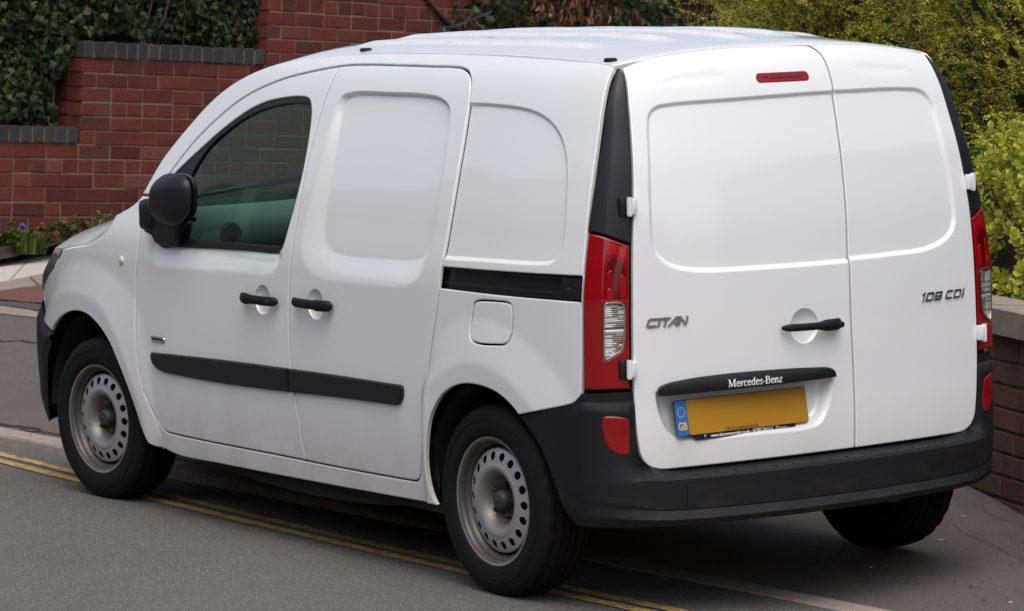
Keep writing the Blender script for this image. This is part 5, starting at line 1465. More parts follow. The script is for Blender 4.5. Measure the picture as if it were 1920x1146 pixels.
CITAN = [(1.35, [([(1.12, .80), (1.12, .89), (.28, .89), (.12, .76), (.12, .24), (.26, .11), (1.12, .11), (1.12, .2)], w)]), (.42, [([(.14, 0), (.14, 1)], .26)]), (1.0, [([(-.08, .89), (1.0, .89)], w), ([(.48, 0), (.48, .80)], .26)]), (1.08, [([(-.02, 0), (.62, .92), (.92, .92), (.92, 0)], w), ([(.35, .36), (.92, .36)], .17)]), (1.22, [([(.12, 0), (.12, 1)], .25), ([(.12, .9), (.90, .1)], .22), ([(.95, 0), (.95, 1)], .25)])]
badge('name_badge', CITAN, .662, .507, .9015, .0275, ld)
w = .17
CDI = [(.62, [([(.10, .80), (.36, .95), (.36, 0)], w)]), (1.22, [([(.16, .1), (.16, .9), (1.0, .9), (1.0, .1), (.08, .1)], w)]), (1.22, [([(1.0, .46), (.16, .46), (.16, .9), (1.0, .9), (1.0, .1), (.10, .1)], w)]), (.40, []), (1.18, [([(1.06, .9), (.26, .9), (.14, .75), (.14, .25), (.26, .1), (1.06, .1)], w)]), (1.25, [([(.10, .1), (.95, .1), (1.06, .28), (1.06, .75), (.95, .9), (.12, .9)], w), ([(.16, .1), (.16, .9)], w)]), (.45, [([(.22, 0), (.22, .68)], .2), ([(.22, .84), (.22, 1.04)], .2)])]
badge('engine_badge', CDI, -.430, -.645, .9030, .0275, rd)

# ---- corner trims, tail lights
E1 = np.array([(.69, -.4845, .839), (.70, -.4845, .839), (.85, -.4865, .8385), (.98, -.487, .837), (1.08, -.483, .825), (1.185, -.475, .804), (1.34, -.467, .767), (1.48, -.457, .727), (1.61, -.437, .686), (1.67, -.420, .650), (1.702, -.404, .624)])
def e1(z): return np.stack([pchip(E1[:, 0], E1[:, 1], z), pchip(E1[:, 0], E1[:, 2], z), z], -1)
le = np.array(ledge)[::-1]; le = le[le[:, 1] >= .60]; le = le[np.argsort(le[:, 1])]
def e2(z):
    y = pchip(le[:, 1], le[:, 0], z) + .003; return np.stack([B0(y, np.asarray(z, float)) + .004, y, z], -1)
def corner(s, z, off=0.0):
    s = np.asarray(s, float); z = np.asarray(z, float); a, b = e1(z), e2(z)
    ch = b - a; ln = np.linalg.norm(ch[:, :2], axis=1)[:, None]
    n = np.stack([-np.abs(ch[:, 1]), np.abs(ch[:, 0]), 0 * s], 1) / (ln + 1e-9)
    n = n / (np.linalg.norm(n, axis=1)[:, None] + 1e-9)
    bmp = np.where(s < .40, s / .40, (1 - s) / .60); bmp = 1 - (1 - bmp) ** 2 * .55 - .45 * (1 - bmp); bmp = bmp / 1.0
    return a + ch * s[:, None] + n * (ln * .15 * bmp[:, None] + off)
def corner_surf(off=0.0, side=1, disp=None):
    def f(u, v):
        P = corner(u / .16, v, off)
        if disp is not None:
            Q = corner(u / .16, v, off + .01); P = P + (Q - P) / .01 * disp(u, v)[:, None]
        P[:, 1] *= side; return P
    return f
W_ = .16
CRS = np.vstack([np.stack([np.full(170, s_ * .16), np.linspace(.72, 1.69, 170)], 1) for s_ in (.37, .385, .40, .415, .43)])
def cpoly(pts): return [(s * W_, z) for s, z in pts]
tl_top = [(.012, 1.199), (.27, 1.194), (.53, 1.183), (.78, 1.170), (.985, 1.158)]
for side in (1, -1):
    out = (-1, side, .1)
    tl_o = outline(cpoly([(.012, .714), (.985, .714)]), cpoly([(.985, .714), (.985, 1.158)]), cpoly(tl_top[::-1]), cpoly([(.012, 1.199), (.012, .714)]), step=.008)
    clr_o = outline(cpoly([(.445, .970), (.455, .979), (.49, .9825), (.79, .982), (.855, .974), (.872, .955), (.868, .90), (.860, .866), (.82, .842), (.76, .832), (.60, .818), (.50, .810), (.455, .812), (.440, .825), (.442, .90), (.445, .970)]), step=.006)
    tl = panel('tail_light', corner_surf(side=side, off=.002), tl_o, M['red'], van, out, holes=[clr_o], h=.012, flange=.02, er=.006, feats=[CRS])
    fr = panel('lens_rim', corner_surf(side=side, off=.003), offset_poly(clr_o, -.0025), M['chrome'], tl, out, holes=[offset_poly(clr_o, .0028)], h=.02, flange=.004, gap=0, er=.0006, hole_flange=.010, edge_drop=0)
    panel('clear_lens', corner_surf(side=side, off=-.008), offset_poly(clr_o, .003), M['clear_dark'], tl, out, h=.01, flange=0, gap=0, edge_drop=0)
    # moulded flutes of the reversing and indicator lenses
    lo_ = lambda z: .462 if z > .815 else .52
    hi_ = lambda z: min(.850, .50 + (z - .809) / .040 * .33) if z < .85 else .850
    def flute(mbx, s0, s1, z0, z1, off, n_=6):
        ss_ = np.linspace(s0, s1, n_ + 1); V_ = []
        for zq, oq in ((z0, off - .003), ((z0 + z1) / 2, off), (z1, off - .003)):
            P_ = corner(ss_, np.full(n_ + 1, zq), oq); P_[:, 1] *= side; V_ += [tuple(p) for p in P_]
        m_ = n_ + 1; mbx.add(V_, [(r_ * m_ + k_, r_ * m_ + k_ + 1, (r_ + 1) * m_ + k_ + 1, (r_ + 1) * m_ + k_) for r_ in (0, 1) for k_ in range(n_)])
    fb_, fd_, fo_ = MB(), MB(), MB(); rq = random.Random(3); z = .814
    while z < .974:
        if not .886 < z < .902:
            s0, s1 = lo_(z), hi_(z + .003)
            cuts = [s0, s0 + (s1 - s0) * rq.uniform(.30, .45), s0 + (s1 - s0) * rq.uniform(.60, .75), s1]
            for q in range(3):
                if cuts[q + 1] - cuts[q] < .02: continue
                bright = {0: .75, 1: .25, 2: .5}[q]
                tgt = fb_ if rq.random() < bright else fd_
                if .828 < z < .870 and q == 2 and rq.random() < .7: tgt = fo_
                flute(tgt, cuts[q], cuts[q + 1], z, z + .0052, -.0035)
        z += .0058
    flute(fb_, .458, .852, .888, .900, -.001)
    fb_.build('lens_flute', M['clear'], tl, True)['kind'] = 'stuff'; fd_.build('dark_flute', M['clear_dark'], tl, True)['kind'] = 'stuff'; fo_.build('amber_flute', M['orange'], tl, True)['kind'] = 'stuff'
    for pts, mt, of in (([(.47, 1.10), (.60, 1.125), (.75, 1.118), (.88, 1.085), (.93, 1.04), (.90, .996), (.60, .994), (.47, 1.0), (.455, 1.05), (.47, 1.10)], 'red_dark', .0032),
                        ([(.50, 1.075), (.58, 1.085), (.60, 1.03), (.575, .998), (.50, .998), (.49, 1.03), (.50, 1.075)], 'red', .0046),
                        ([(.505, 1.022), (.55, 1.030), (.60, 1.018), (.605, .996), (.52, .995), (.505, 1.022)], 'red_bright', .006),
                        ([(.80, 1.07), (.88, 1.06), (.90, 1.01), (.87, .998), (.80, 1.0), (.77, 1.03), (.80, 1.07)], 'red_bright', .0046),
                        ([(.50, 1.165), (.70, 1.158), (.93, 1.138), (.93, 1.110), (.78, 1.125), (.60, 1.135), (.50, 1.13), (.50, 1.165)], 'red_bright', .0036),
                        ([(.36, .992), (.60, .994), (.86, .990), (.86, .986), (.44, .986), (.36, .992)], 'red_bright', .0036)):
        q = outline(cpoly(pts), step=.006); panel('lens_facet', corner_surf(side=side, off=of - .001), q, M[mt], tl, out, h=.02, flange=.002, gap=0, er=.002, edge_drop=.0012)
    # black corner trim above the lamp
    pt_top = [(.03, 1.699), (.5, 1.705), (.97, 1.699)]
    pt_o = outline(cpoly([(.004, 1.2025), (.27, 1.1975), (.53, 1.1865), (.78, 1.1735), (.996, 1.1615)]), cpoly([(.996, 1.1615), (.996, 1.697)]), cpoly([(.996, 1.697), (.004, 1.697)]), cpoly([(.004, 1.697), (.004, 1.2025)]), step=.01)
    panel('corner_trim', corner_surf(side=side, off=.001), pt_o, M['satin_black'], van, out, feats=[CRS], h=.016, flange=.02, gap=.0006, er=.004, edge_drop=.002)
    # hinges
    for z in (1.277, .777):
        b = e2(np.array([z]))[0]; yb = b[1]; x = b[0]
        mb = MB(); mb.box((x - .010, yb + .004, z), (.026, .024, .050), bev=.005)
        hg = mb.build('hinge', M['hinge'], van, True, 40)
        mb2 = MB(); mb2.tube([(x - .014, yb + .017, z - .029), (x - .014, yb + .017, z + .029)], .0085, 12); mb2.tube([(x - .014, yb + .017, z - .024), (x - .014, yb + .017, z + .024)], .0095, 12)
        kn = mb2.build('hinge_pin', M['hinge'], hg, True, 40)
        mb3 = MB(); mb3.box((x + .0065, yb + .026, z), (.020, .034, .060), bev=.006)
        rc = mb3.build('hinge_pocket', M['gloss_black'], hg, True, 40)
        if side < 0:
            for ob in (hg, kn, rc):
                for v in ob.data.vertices: v.co.y *= -1
                ob.data.flip_normals()

# ---- rear bumper: profiles swept round the back
K = 12
ST = [  # path x, path y, 12 x (outward offset, z)
 (-.199, .872, [(0, z) for z in np.linspace(.6105, .606, K)]),
 (-.245, .871, [(0, z) for z in np.linspace(.621, .570, K)]),
 (-.300, .869, [(0, z) for z in np.linspace(.634, .517, K)]),
 (-.350, .866, [(0, z) for z in np.linspace(.645, .440, K)]),
 (-.400, .862, [(0, z) for z in np.linspace(.657, .350, K)]),
 (-.450, .854, [(-.004, .672), (-.003, .660), (-.001, .65), (0, .63), (0, .56), (0, .48), (0, .42), (0, .37), (0, .345), (-.004, .31), (-.012, .292), (-.030, .284)]),
 (-.488, .841, [(-.006, .703), (-.006, .676), (-.002, .668), (.002, .655), (.002, .56), (.002, .47), (.002, .42), (0, .375), (-.002, .36), (-.004, .315), (-.016, .287), (-.050, .277)]),
 (-.520, .818, [(-.013, .705), (-.013, .676), (-.003, .667), (.002, .652), (.001, .56), (.001, .47), (.002, .42), (.0, .370), (-.003, .352), (-.002, .315), (-.014, .287), (-.055, .276)]),
 (-.552, .782, [(-.016, .706), (-.016, .675), (-.005, .665), (.000, .650), (-.003, .56), (-.002, .475), (.002, .425), (.0, .362), (-.003, .348), (-.001, .315), (-.012, .289), (-.06, .276)]),
 (-.583, .735, [(-.022, .706), (-.022, .675), (-.011, .665), (-.006, .648), (-.014, .56), (-.010, .478), (.001, .428), (.0, .352), (-.003, .343), (.002, .312), (-.010, .288), (-.06, .275)]),
 (-.606, .690, [(-.052, .706), (-.052, .675), (-.050, .665), (-.050, .648), (-.052, .56), (-.046, .462), (-.001, .430), (.0, .343), (-.003, .338), (.006, .308), (-.006, .287), (-.06, .274)]),
 (-.628, .630, [(-.055, .60), (-.055, .56), (-.056, .52), (-.056, .49), (-.056, .462), (-.018, .441), (0, .427), (.0, .336), (-.003, .333), (.010, .305), (-.002, .285), (-.06, .273)]),
 (-.655, .520, [(-.075, .450), (-.075, .449), (-.072, .449), (-.070, .448), (-.066, .446), (-.008, .437), (0, .427), (.0, .333), (-.003, .330), (.013, .303), (.001, .283), (-.06, .272)]),
 (-.680, .330, [(-.085, .450), (-.085, .449), (-.082, .449), (-.078, .448), (-.072, .446), (-.008, .437), (0, .427), (.0, .331), (-.003, .328), (.015, .302), (.003, .282), (-.06, .272)]),
 (-.694, .130, [(-.090, .450), (-.090, .449), (-.086, .449), (-.082, .448), (-.074, .446), (-.008, .437), (0, .427), (.0, .330), (-.003, .327), (.016, .301), (.004, .281), (-.06, .271)]),
 (-.696, .000, [(-.090, .450), (-.090, .449), (-.086, .449), (-.082, .448), (-.074, .446), (-.008, .437), (0, .427), (.0, .330), (-.003, .327), (.016, .301), (.004, .281), (-.06, .271)]),
]
sx = np.array([s[0] for s in ST]); sy = np.array([s[1] for s in ST])
ss = np.r_[0, np.cumsum(np.hypot(np.diff(sx), np.diff(sy)))]
tq = np.linspace(0, ss[-1], 110)
px_, py_ = pchip(ss, sx, tq), pchip(ss, sy, tq)
oo = np.stack([pchip(ss, [s[2][k][0] for s in ST], tq) for k in range(K)], 1); zz = np.stack([pchip(ss, [s[2][k][1] for s in ST], tq) for k in range(K)], 1)
full = lambda a, sgn=1: np.concatenate([a, sgn * a[::-1][1:]])
pX, pY = full(px_), full(py_, -1); oo = np.concatenate([oo, oo[::-1][1:]]); zz = np.concatenate([zz, zz[::-1][1:]])
tx, ty = np.gradient(pX), np.gradient(pY); l = np.hypot(tx, ty); nx, ny = ty / l, -tx / l
G = np.stack([pX[:, None] + nx[:, None] * oo, pY[:, None] + ny[:, None] * oo, zz], -1)
# extra rows soften the profile
rows = []
for k in range(K - 1):
    for f in ((0, .12, .5, .88) if k not in (7, 8) else (0, .3, .7)): rows.append(G[:, k] * (1 - f) + G[:, k + 1] * f)
rows.append(G[:, -1]); G2 = np.stack(rows, 1)
rb = grid_mesh('rear_bumper', G2, M['bumper'], van, smooth=True, angle=28, flip=False)
bm = bmesh.new(); bm.from_mesh(rb.data); bmesh.ops.recalc_face_normals(bm, faces=bm.faces)
cnt = sum(1 for f in bm.faces if f.normal.x < 0 and f.calc_center_median().x < -.6); 
if cnt < sum(1 for f in bm.faces if f.normal.x > 0 and f.calc_center_median().x < -.6): bmesh.ops.reverse_faces(bm, faces=bm.faces)
bm.to_mesh(rb.data); bm.free()
def bump_at(y, z):
    """x of the bumper's outer face at (y, z)"""
    h_ = len(pX) // 2; i = np.argmin(np.abs(pY - y)); q = np.interp(-z, -zz[i][1:10], oo[i][1:10]); return pX[i] + nx[i] * q, pY[i] + ny[i] * q, nx[i], ny[i]
# anti-slip ridges on the step
mb = MB(); mb.box((0, 0, 0), (.060, .010, .006), Matrix.Rotation(-.6, 4, 'Z')); r0 = None
for k in range(17):
    y = .58 - k * .0725; i = int(np.argmin(np.abs(pY - y)))
    if r0 is None: r0 = mb.build('step_ridge', M['plastic'], rb); o = r0
    else: o = link(bpy.data.objects.new('step_ridge', r0.data), rb)
    o.location = (pX[i] + .042, y, .4375)
# tow-eye cover
i = int(np.argmin(np.abs(pY - .545))); mb = MB()
for (y0, y1, z0, z1) in ((.5675, .521, .343, .411),):
    ii = [int(np.argmin(np.abs(pY - y))) for y in np.linspace(y0, y1, 6)]
    V = []
    for q in ii:
        for z in (z1, z0): V.append((pX[q] + nx[q] * .0025, pY[q] + ny[q] * .0025, z))
    V += [(v[0] + .006, v[1], v[2]) for v in V]
    n = 6
    F = [(2 * k, 2 * k + 1, 2 * k + 3, 2 * k + 2) for k in range(n - 1)] + [(2 * k, 2 * k + 2, 2 * n + 2 * k + 2, 2 * n + 2 * k) for k in range(n - 1)] + [(2 * k + 1, 2 * n + 2 * k + 1, 2 * n + 2 * k + 3, 2 * k + 3) for k in range(n - 1)] + [(0, 2 * n, 2 * n + 1, 1), (2 * n - 2, 2 * n - 1, 4 * n - 1, 4 * n - 2)]
    add_mesh('tow_eye_cover', V, F, M['satin_black'], rb)
# reflectors set into the bumper corners
ref = [(.807, .632), (.795, .637), (.740, .629), (.729, .619), (.730, .512), (.761, .511), (.790, .532), (.804, .570), (.807, .632)]
for side in (1, -1):
    def rs(u, v, s_=side):
        x = np.zeros(len(u)); y = np.zeros(len(u))
        for k in range(len(u)):
            # u measured along the rear view y
            a = bump_at(min(u[k], .83), v[k]); x[k] = a[0] + a[2] * .004; y[k] = u[k]
        return np.stack([x, s_ * y, v], 1)
    h_ = len(pX) // 2
    jj = np.arange(0, h_)
    def rs2(u, v, s_=side):
        # surface of the bumper as x(y, z), by scanning the swept rows
        X_ = np.zeros(len(u))
        yy = pY[jj]
        for k in range(len(u)):
            off = np.array([np.interp(-v[k], -zz[i][1:8], oo[i][1:8]) for i in jj]); ya = yy + ny[jj] * off; xa = pX[jj] + nx[jj] * off
            o_ = np.argsort(ya); X_[k] = np.interp(u[k], ya[o_], xa[o_]) - .004
        return np.stack([X_, s_ * u, v], 1)
    # shift: traced on a plane at x = -.56; the true face is slightly nearer, so slide along the sight line
    q = outline([(a, b) for a, b in ref], step=.008)
    panel('bumper_reflector', rs2, q, M['red_flat'], rb, (-1, side, 0), h=.02, flange=.012, er=.006, edge_drop=.003)

# ---- wheels
def wheel(x, y, z, side, steer=0.0, squash=0.0):
    """wheel part (steel disc and barrel) with tyre, hub cap and nuts; local axle along +Y outwards"""
    R_, HW = .3125, .097
    n = 72
    # steel disc and barrel
    DO = .020
    prof_disc = [(r_, y_ + DO) for r_, y_ in [(.030, .012), (.052, .012), (.066, .013), (.074, .020), (.083, .036), (.095, .050), (.106, .055), (.115, .055), (.121, .052)]]
    mb = MB(); mb.lathe(prof_disc, n)
    # ring with 18 round vents between r .134 and r .172
    ang = np.linspace(0, 2 * np.pi, 18, endpoint=False)
    ro, ri = .169, .121
    verts, edges = [], []
    def loop(P): b = len(verts); verts.extend(P); k = len(P); edges.extend([(b + i, b + (i + 1) % k) for i in range(k)])
    tt_ = np.linspace(0, 2 * np.pi, n, endpoint=False)
    loop([(ro * math.cos(a), ro * math.sin(a)) for a in tt_]); loop([(ri * math.cos(a), ri * math.sin(a)) for a in tt_])
    hl_ = []
    for a in ang:
        c = (.1445 * math.cos(a), .1445 * math.sin(a)); P = [(c[0] + .0142 * math.cos(b), c[1] + .0142 * math.sin(b)) for b in np.linspace(0, 2 * np.pi, 14, endpoint=False)]
        hl_.append(np.array(P)); loop(P)
    r = delaunay_2d_cdt([Vector(v) for v in verts], edges, [], 0, 1e-6)
    Q = np.array([v[:] for v in r[0]]); T = np.array(r[2]); c = Q[T].mean(1); rad = np.linalg.norm(c, axis=1); k = (rad > ri * .995) & (rad < ro)
    for P in hl_: k &= ~inside(c, P)
    def dy(P): return DO + .052 - .016 * np.clip((np.linalg.norm(P, axis=1) - ri) / (ro - ri), 0, 1) ** 1.5
    Y = dy(Q); mb.add([(q[0], yy, q[1]) for q, yy in zip(Q, Y)], [tuple(t)[::-1] for t in T[k]])
    for P in hl_:       # vent walls
        Yp = dy(P); m = len(P); mb.add([(p[0], yy, p[1]) for p, yy in zip(P, Yp)] + [(p[0], yy - .003, p[1]) for p, yy in zip(P, Yp)], [(i, (i + 1) % m, m + (i + 1) % m, m + i) for i in range(m)])
    mb.lathe([(.169, .056), (.1715, .048), (.1745, .030), (.176, -.05), (.176, -.085)], n)
    mb.lathe([(.1755, -.03), (.1775, .045), (.184, .058), (.190, .064), (.191, .076), (.195, .082), (.2045, .0865), (.2080, .0875), (.2085, .083), (.204, .078)], n)
    rim = mb.build('wheel', M['rim'], van, True, 38)
    bm = bmesh.new(); bm.from_mesh(rim.data); bmesh.ops.recalc_face_normals(bm, faces=bm.faces); bm.to_mesh(rim.data); bm.free()
    bd = MB(); bd.lathe([(.0001, .028), (.120, .028), (.150, .026), (.1735, .020)], 40); bd.build('brake_drum', M['black'], rim, True)
    # tyre
    prof = [(.200, .070), (.203, .080), (.212, .089), (.228, .0965), (.250, .0985), (.272, .0945), (.288, .090), (.298, .084), (.3055, .076)]
    tread = []
    for a in (.076, .064, .0635, .0555, .055, .030, .0295, .0235, .023, .004, .0035, -.0035, -.004, -.023, -.0235, -.0295, -.030, -.055, -.0555, -.0635, -.064, -.076):
        g = .007 if round(abs(a), 4) in (.0635, .0555, .0295, .0235, .0035) else 0
        tread.append((.3125 - .0035 * (abs(a) / .076) ** 3 * 1.6 - g, a))
    prof = prof + tread + [(r_, -a) for r_, a in prof[::-1]]
    tm = MB(); nt_ = 120; tm.lathe(prof, nt_)
    V = np.array(tm.V); k_ = len(prof)
    # shoulder blocks: sipes cut across the outer ribs
    for i, (r_, a) in enumerate(prof):
        if .055 < abs(a) < .0775 and r_ > .29:
            sl = V[i * nt_:(i + 1) * nt_]; cut = (np.arange(nt_) % 4 == 0); sl[cut, 0] *= (r_ - .005) / r_; sl[cut, 2] *= (r_ - .005) / r_
    tm.V = [tuple(v) for v in V]
    ty = tm.build('tyre', M['rubber'], rim, True, 40)
    # raised sidewall lettering ring: two fine ribs
    rb_ = MB(); rb_.lathe([(.215, .0905), (.2165, .0935), (.218, .0925)], n); rb_.lathe([(.262, .0973), (.2635, .0995), (.265, .0965)], n)
    rb_.build('sidewall_rib', M['rubber'], rim, True)
    hc = MB(); hc.lathe([(.0001, .072), (.018, .071), (.027, .068), (.032, .062), (.034, .050), (.036, .030)], 28); hc.lathe([(.0001, .0745), (.009, .074), (.0095, .070)], 16)
    hc.build('hub_cap', M['hub'], rim, True, 35)
    for j in range(5):
        a = j * 2 * math.pi / 5 + .55; c = (.054 * math.cos(a), 0, .054 * math.sin(a))
        nb = MB(); nb.lathe([(.0001, .056), (.005, .056), (.006, .052), (.0085, .052), (.0098, .048), (.0098, .034)], 6, c=c); nb.lathe([(.0098, .038), (.013, .036), (.0135, .032)], 12, c=c)
        nb.build('wheel_nut', M['nut'], rim)
    rim.location = (x, side * y, z)
    rim.rotation_euler = (0, 0, steer if side > 0 else math.pi + steer)
    if squash:
        for v in ty.data.vertices:
            if v.co.z < -R_ + squash: v.co.z = -R_ + squash
    return rim
random.seed(5)
wheel(0, .7665, .3125, 1, 0, .008)
wheel(2.697, .760, .3125, 1, math.radians(5.0), .008)
wheel(0, .7665, .292, -1, 0, .008)
wheel(2.697, .760, .3125, -1, math.radians(5.0), .008)

# wheel housings, floor and running gear
def housing(cx, cz, r, y0, y1, s):
    n = 28; G = np.zeros((n, 2, 3)); a = np.linspace(math.radians(2), math.radians(178), n)
    for i in range(n):
        for j, y in enumerate((y0, y1)): G[i, j] = (cx + r * math.cos(a[i]), s * y, max(cz + r * math.sin(a[i]), .2))
    grid_mesh('wheel_housing', G, M['under'], van)
    mb = MB(); pts = [(cx + (r - .002) * math.cos(t), s * y0, max(cz + (r - .002) * math.sin(t), .2)) for t in a]
    mb.add(pts, [tuple(range(n))]); mb.build('housing_wall', M['under'], van)
for s in (1, -1):
    housing(.005, .315, .385, .56, .845, s); housing(2.70, .315, .41, .54, .83, s)
mb = MB()
mb.box((1.25, 0, .285), (1.80, 1.56, .05)); mb.box((1.35, 0, .36), (3.6, 1.06, .16)); mb.box((-.42, 0, .36), (.40, 1.20, .14)); mb.box((3.05, 0, .42), (.70, 1.1, .36))
mb.build('floor', M['under'], van)
for s in (1, -1):
    mb = MB(); mb.box((1.20, s * .815, .246), (1.86, .03, .030)); mb.build('sill_flange', M['under'], van)
mb = MB(); mb.tube([(0, -.68, .31), (0, .68, .31)], .045, 12); mb.tube([(-.1, .3, .29), (.2, .45, .32), (.5, .5, .33)], .04, 8); mb.tube([(-.1, -.3, .29), (.2, -.45, .32), (.5, -.5, .33)], .04, 8); mb.build('rear_axle', M['under'], van, True)
mb = MB(); mb.tube([(-.58, -.30, .30), (-.30, -.30, .285), (-.15, -.30, .285)], (.03, .085, .085), 14, sq=(1.3, .7)); mb.build('silencer', M['under'], van, True)
mb = MB(); mb.tube([(-.62 + .0, -.30 + .040 * math.cos(t), .286 + .022 * math.sin(t)) for t in np.linspace(math.pi * 1.05, math.pi * 1.95, 10)], .004, 6); mb.build('towing_eye', simple('rusty_steel', (.10, .06, .04), .7), van, True)

# ---- cabin seen through the driver-side glass
prof = [(2.46, 1.075), (2.40, 1.098), (2.34, 1.115), (2.20, 1.137), (2.125, 1.118), (2.085, 1.08), (2.070, 1.02), (2.085, .96), (2.15, .88), (2.20, .70)]
pr = cr(prof, .03); ys = np.linspace(-.76, .76, 41); G = np.zeros((len(pr), 41, 3))
for i, (x, z) in enumerate(pr):
    for j, y in enumerate(ys):
        hump = .018 * math.exp(-((y + .38) / .2) ** 2) + .012 * math.exp(-(y / .25) ** 2)
        G[i, j] = (x - .05 * math.exp(-(y / .22) ** 2) * (z < 1.09), y, z + hump * (x < 2.45))
da = grid_mesh('dashboard', G, M['dash'], van, flip=True)
mb = MB()
for y, z in ((.615, 1.045), (.14, 1.05)):
    mb.lathe([(.030, .004), (.036, .010), (.042, .010), (.046, .0)], 28, 'z')
V = [];F = []
for y, z in ((.600, 1.040), (.10, 1.055)):
    b = len(V); m2 = MB(); m2.lathe([(.0001, .004), (.028, .004), (.032, .012), (.040, .014), (.046, .0)], 28, 'z')
    x0 = 2.073 if y > .3 else 2.02
    V += [(x0 - v[2], y - v[0], z + v[1]) for v in m2.V]; F += [tuple(i + b for i in f) for f in m2.F]
    for k in range(4):
        m3 = MB(); m3.box((x0 - .010, y, z - .020 + .013 * k), (.006, .052, .003)); b = len(V); V += m3.V; F += [tuple(i + b for i in f) for f in m3.F]
add_mesh('air_vent', V, F, M['vent'], da, True, 40)
mb = MB(); mb.box((2.10, .765, 1.085), (.012, .075, .050), bev=.008); mb.build('side_vent', M['gloss_black'], da, True, 40)
mb = MB(); mb.box((2.09, .36, .985), (.006, .36, .004)); mb.build('glove_box_gap', M['gloss_black'], da)
# bulkhead, seats, steering wheel
mb = MB(); mb.box((1.12, 0, .95), (.03, 1.50, 1.22)); mb.build('bulkhead', M['black'], van)
for s in (1, -1):
    mb = MB(); mb.box((1.52, s * .40, .66), (.52, .48, .16), bev=.05); mb.box((1.27, s * .40, .98), (.15, .46, .60), Matrix.Rotation(-.18, 4, 'Y'), bev=.05); mb.box((1.20, s * .40, 1.37), (.09, .25, .17), bev=.03)
    mb.build('seat', M['black'], van, True, 50)
mb = MB(); q = [(1.93 + .06 * math.sin(t), -.38 + .18 * math.cos(t), 1.06 + .17 * math.sin(t)) for t in np.linspace(0, 2 * math.pi, 33)]; mb.tube(q, .014, 8, caps=False); mb.box((1.95, -.38, 1.06), (.05, .30, .05), bev=.01); mb.build('steering_wheel', M['black'], van, True)
mb = MB(); mb.tube([(2.55, .62, 1.13), (2.46, .30, 1.175), (2.40, -.10, 1.21)], .006, 6); mb.tube([(2.52, .60, 1.145), (2.40, .05, 1.215)], .008, 4); mb.build('wiper', M['gloss_black'], van, True)
# ---- exterior mirror, folded in
mo = outline([(2.089, 1.217), (2.072, 1.241), (2.047, 1.262), (1.996, 1.283), (1.938, 1.291), (1.87, 1.290), (1.795, 1.274), (1.749, 1.251), (1.725, 1.224), (1.720, 1.192), (1.744, 1.154), (1.804, 1.127), (1.885, 1.104), (1.95, 1.094), (2.018, 1.102), (2.065, 1.123), (2.088, 1.155), (2.093, 1.19), (2.089, 1.217)], step=.014)
ta = np.linspace(0, 2 * np.pi, 90, endpoint=False)
sg = lambda v, p: np.sign(v) * np.abs(v) ** p
mo = np.stack([1.918 + .140 * sg(np.cos(ta), 2 / 2.7) - .018 * np.sin(ta), 1.193 + .097 * sg(np.sin(ta), 2 / 2.6) - .006 * np.cos(ta)], 1)
mo[:, 0] += .03 * np.clip(-(mo[:, 1] - 1.15) / .05, 0, 1) * np.clip((1.90 - mo[:, 0]) / .12, 0, 1)
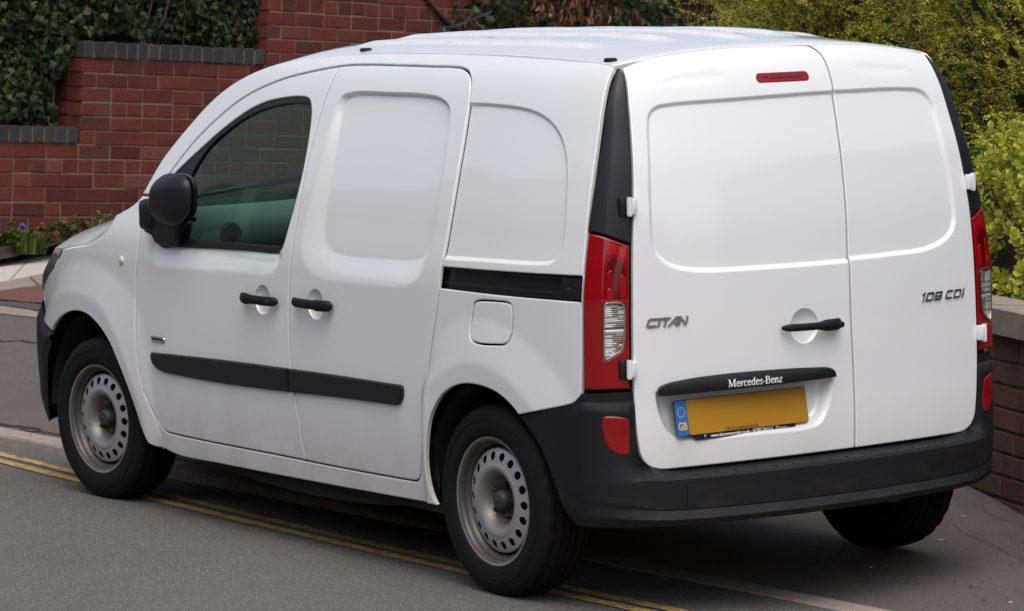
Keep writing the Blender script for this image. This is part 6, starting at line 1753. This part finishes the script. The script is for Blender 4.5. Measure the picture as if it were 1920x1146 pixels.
for side in (1, -1):
    c = mo.mean(0) + np.array([.035, .01]); nr = len(mo); rowsm = []
    for t in np.linspace(0, 1, 13):
        a = t * math.pi / 2; k = t ** .75
        p = c + (mo - c) * k * .985
        rowsm.append(np.stack([p[:, 0], np.full(nr, .930 + .052 * (1 - k ** 3.4)) - .010 * (p[:, 0] - c[0]) / .18, p[:, 1]], 1))
    rowsm.append(np.stack([mo[:, 0] * .99 + c[0] * .01, np.full(nr, .924), mo[:, 1] * .99 + c[1] * .01], 1))
    G = np.stack(rowsm, 0); G[:, :, 1] *= side; G = np.concatenate([G, G[:, :1]], 1)
    mi = grid_mesh('wing_mirror', G, M['satin_black'], van, flip=side > 0)
    rows2 = []
    for k, y in ((.985, .922), (.985, .916), (.975, .905), (.90, .900), (.5, .898), (.0, .897)):
        p = c + (mo - c) * k; rows2.append(np.stack([p[:, 0] - .014 * (k > .9), np.full(nr, y), p[:, 1]], 1))
    G = np.stack(rows2, 0); G[:, :, 1] *= side; G = np.concatenate([G, G[:, :1]], 1)
    grid_mesh('mirror_bezel', G, M['gloss_black'], mi, flip=side > 0, angle=40)
    # foot on the door and hinge column at the front
    fo = outline([(2.176, 1.130), (2.178, 1.09), (2.160, 1.06), (2.115, 1.045), (2.108, 1.026), (2.085, 1.016), (2.036, 1.012), (1.967, 1.018), (1.915, 1.055), (1.895, 1.11), (2.0, 1.13), (2.176, 1.130)], step=.012)
    panel('mirror_foot', lambda u, v, s_=side: np.stack([u, s_ * (.905 + .02 * sstep(1.01, 1.10, v)), v], 1), fo, M['satin_black'], mi, (0, side, 0), h=.02, flange=.06, er=.012, edge_drop=.006)
    mb = MB(); mb.box((2.118, side * .912, 1.128), (.085, .060, .115), bev=.022)
    mb.build('mirror_joint', M['satin_black'], mi, True, 50)
# ---- small side fittings
mb = MB(); xi, zi = 2.401, .940; yi = float((S0(np.array([xi]), np.array([zi])))[0])
mb.lathe([(.0001, .010), (.008, .009), (.014, .006), (.0165, .001), (.0175, -.004)], 22, 'y', (xi, yi, zi)); mb.build('side_indicator', M['indicator'], van, True, 50)
bo_ = rrect(-.050, -.0095, .050, .0095, .008)
def side_pt(x, z, o): return (x, float(S0(np.array([x]), np.array([z]))[0] + flare(np.array([x]), np.array([z]))[0]) + o, z)
n = len(bo_); V = [side_pt(2.123 - a, .667 + b, .005) for a, b in bo_] + [side_pt(2.123 - a * 1.04, .667 + b * 1.08, -.001) for a, b in bo_]
add_mesh('side_badge', V, [tuple(range(n))] + [(i, n + i, n + (i + 1) % n, (i + 1) % n) for i in range(n)], M['chrome'], van, True, 40)
mb = MB(); V = [side_pt(2.123 + a, .667 + b, .006) for a, b in ((-.040, -.0035), (.040, -.0035), (.040, .0030), (-.040, .0030))]; add_mesh('side_badge_print', V, [(0, 1, 2, 3)], M['satin_black'], van)

for sn in list(bpy.data.objects):
    if sn.type == 'MESH' and sn.parent is None and 'label' not in sn and 'kind' not in sn: sn['kind'] = 'structure'
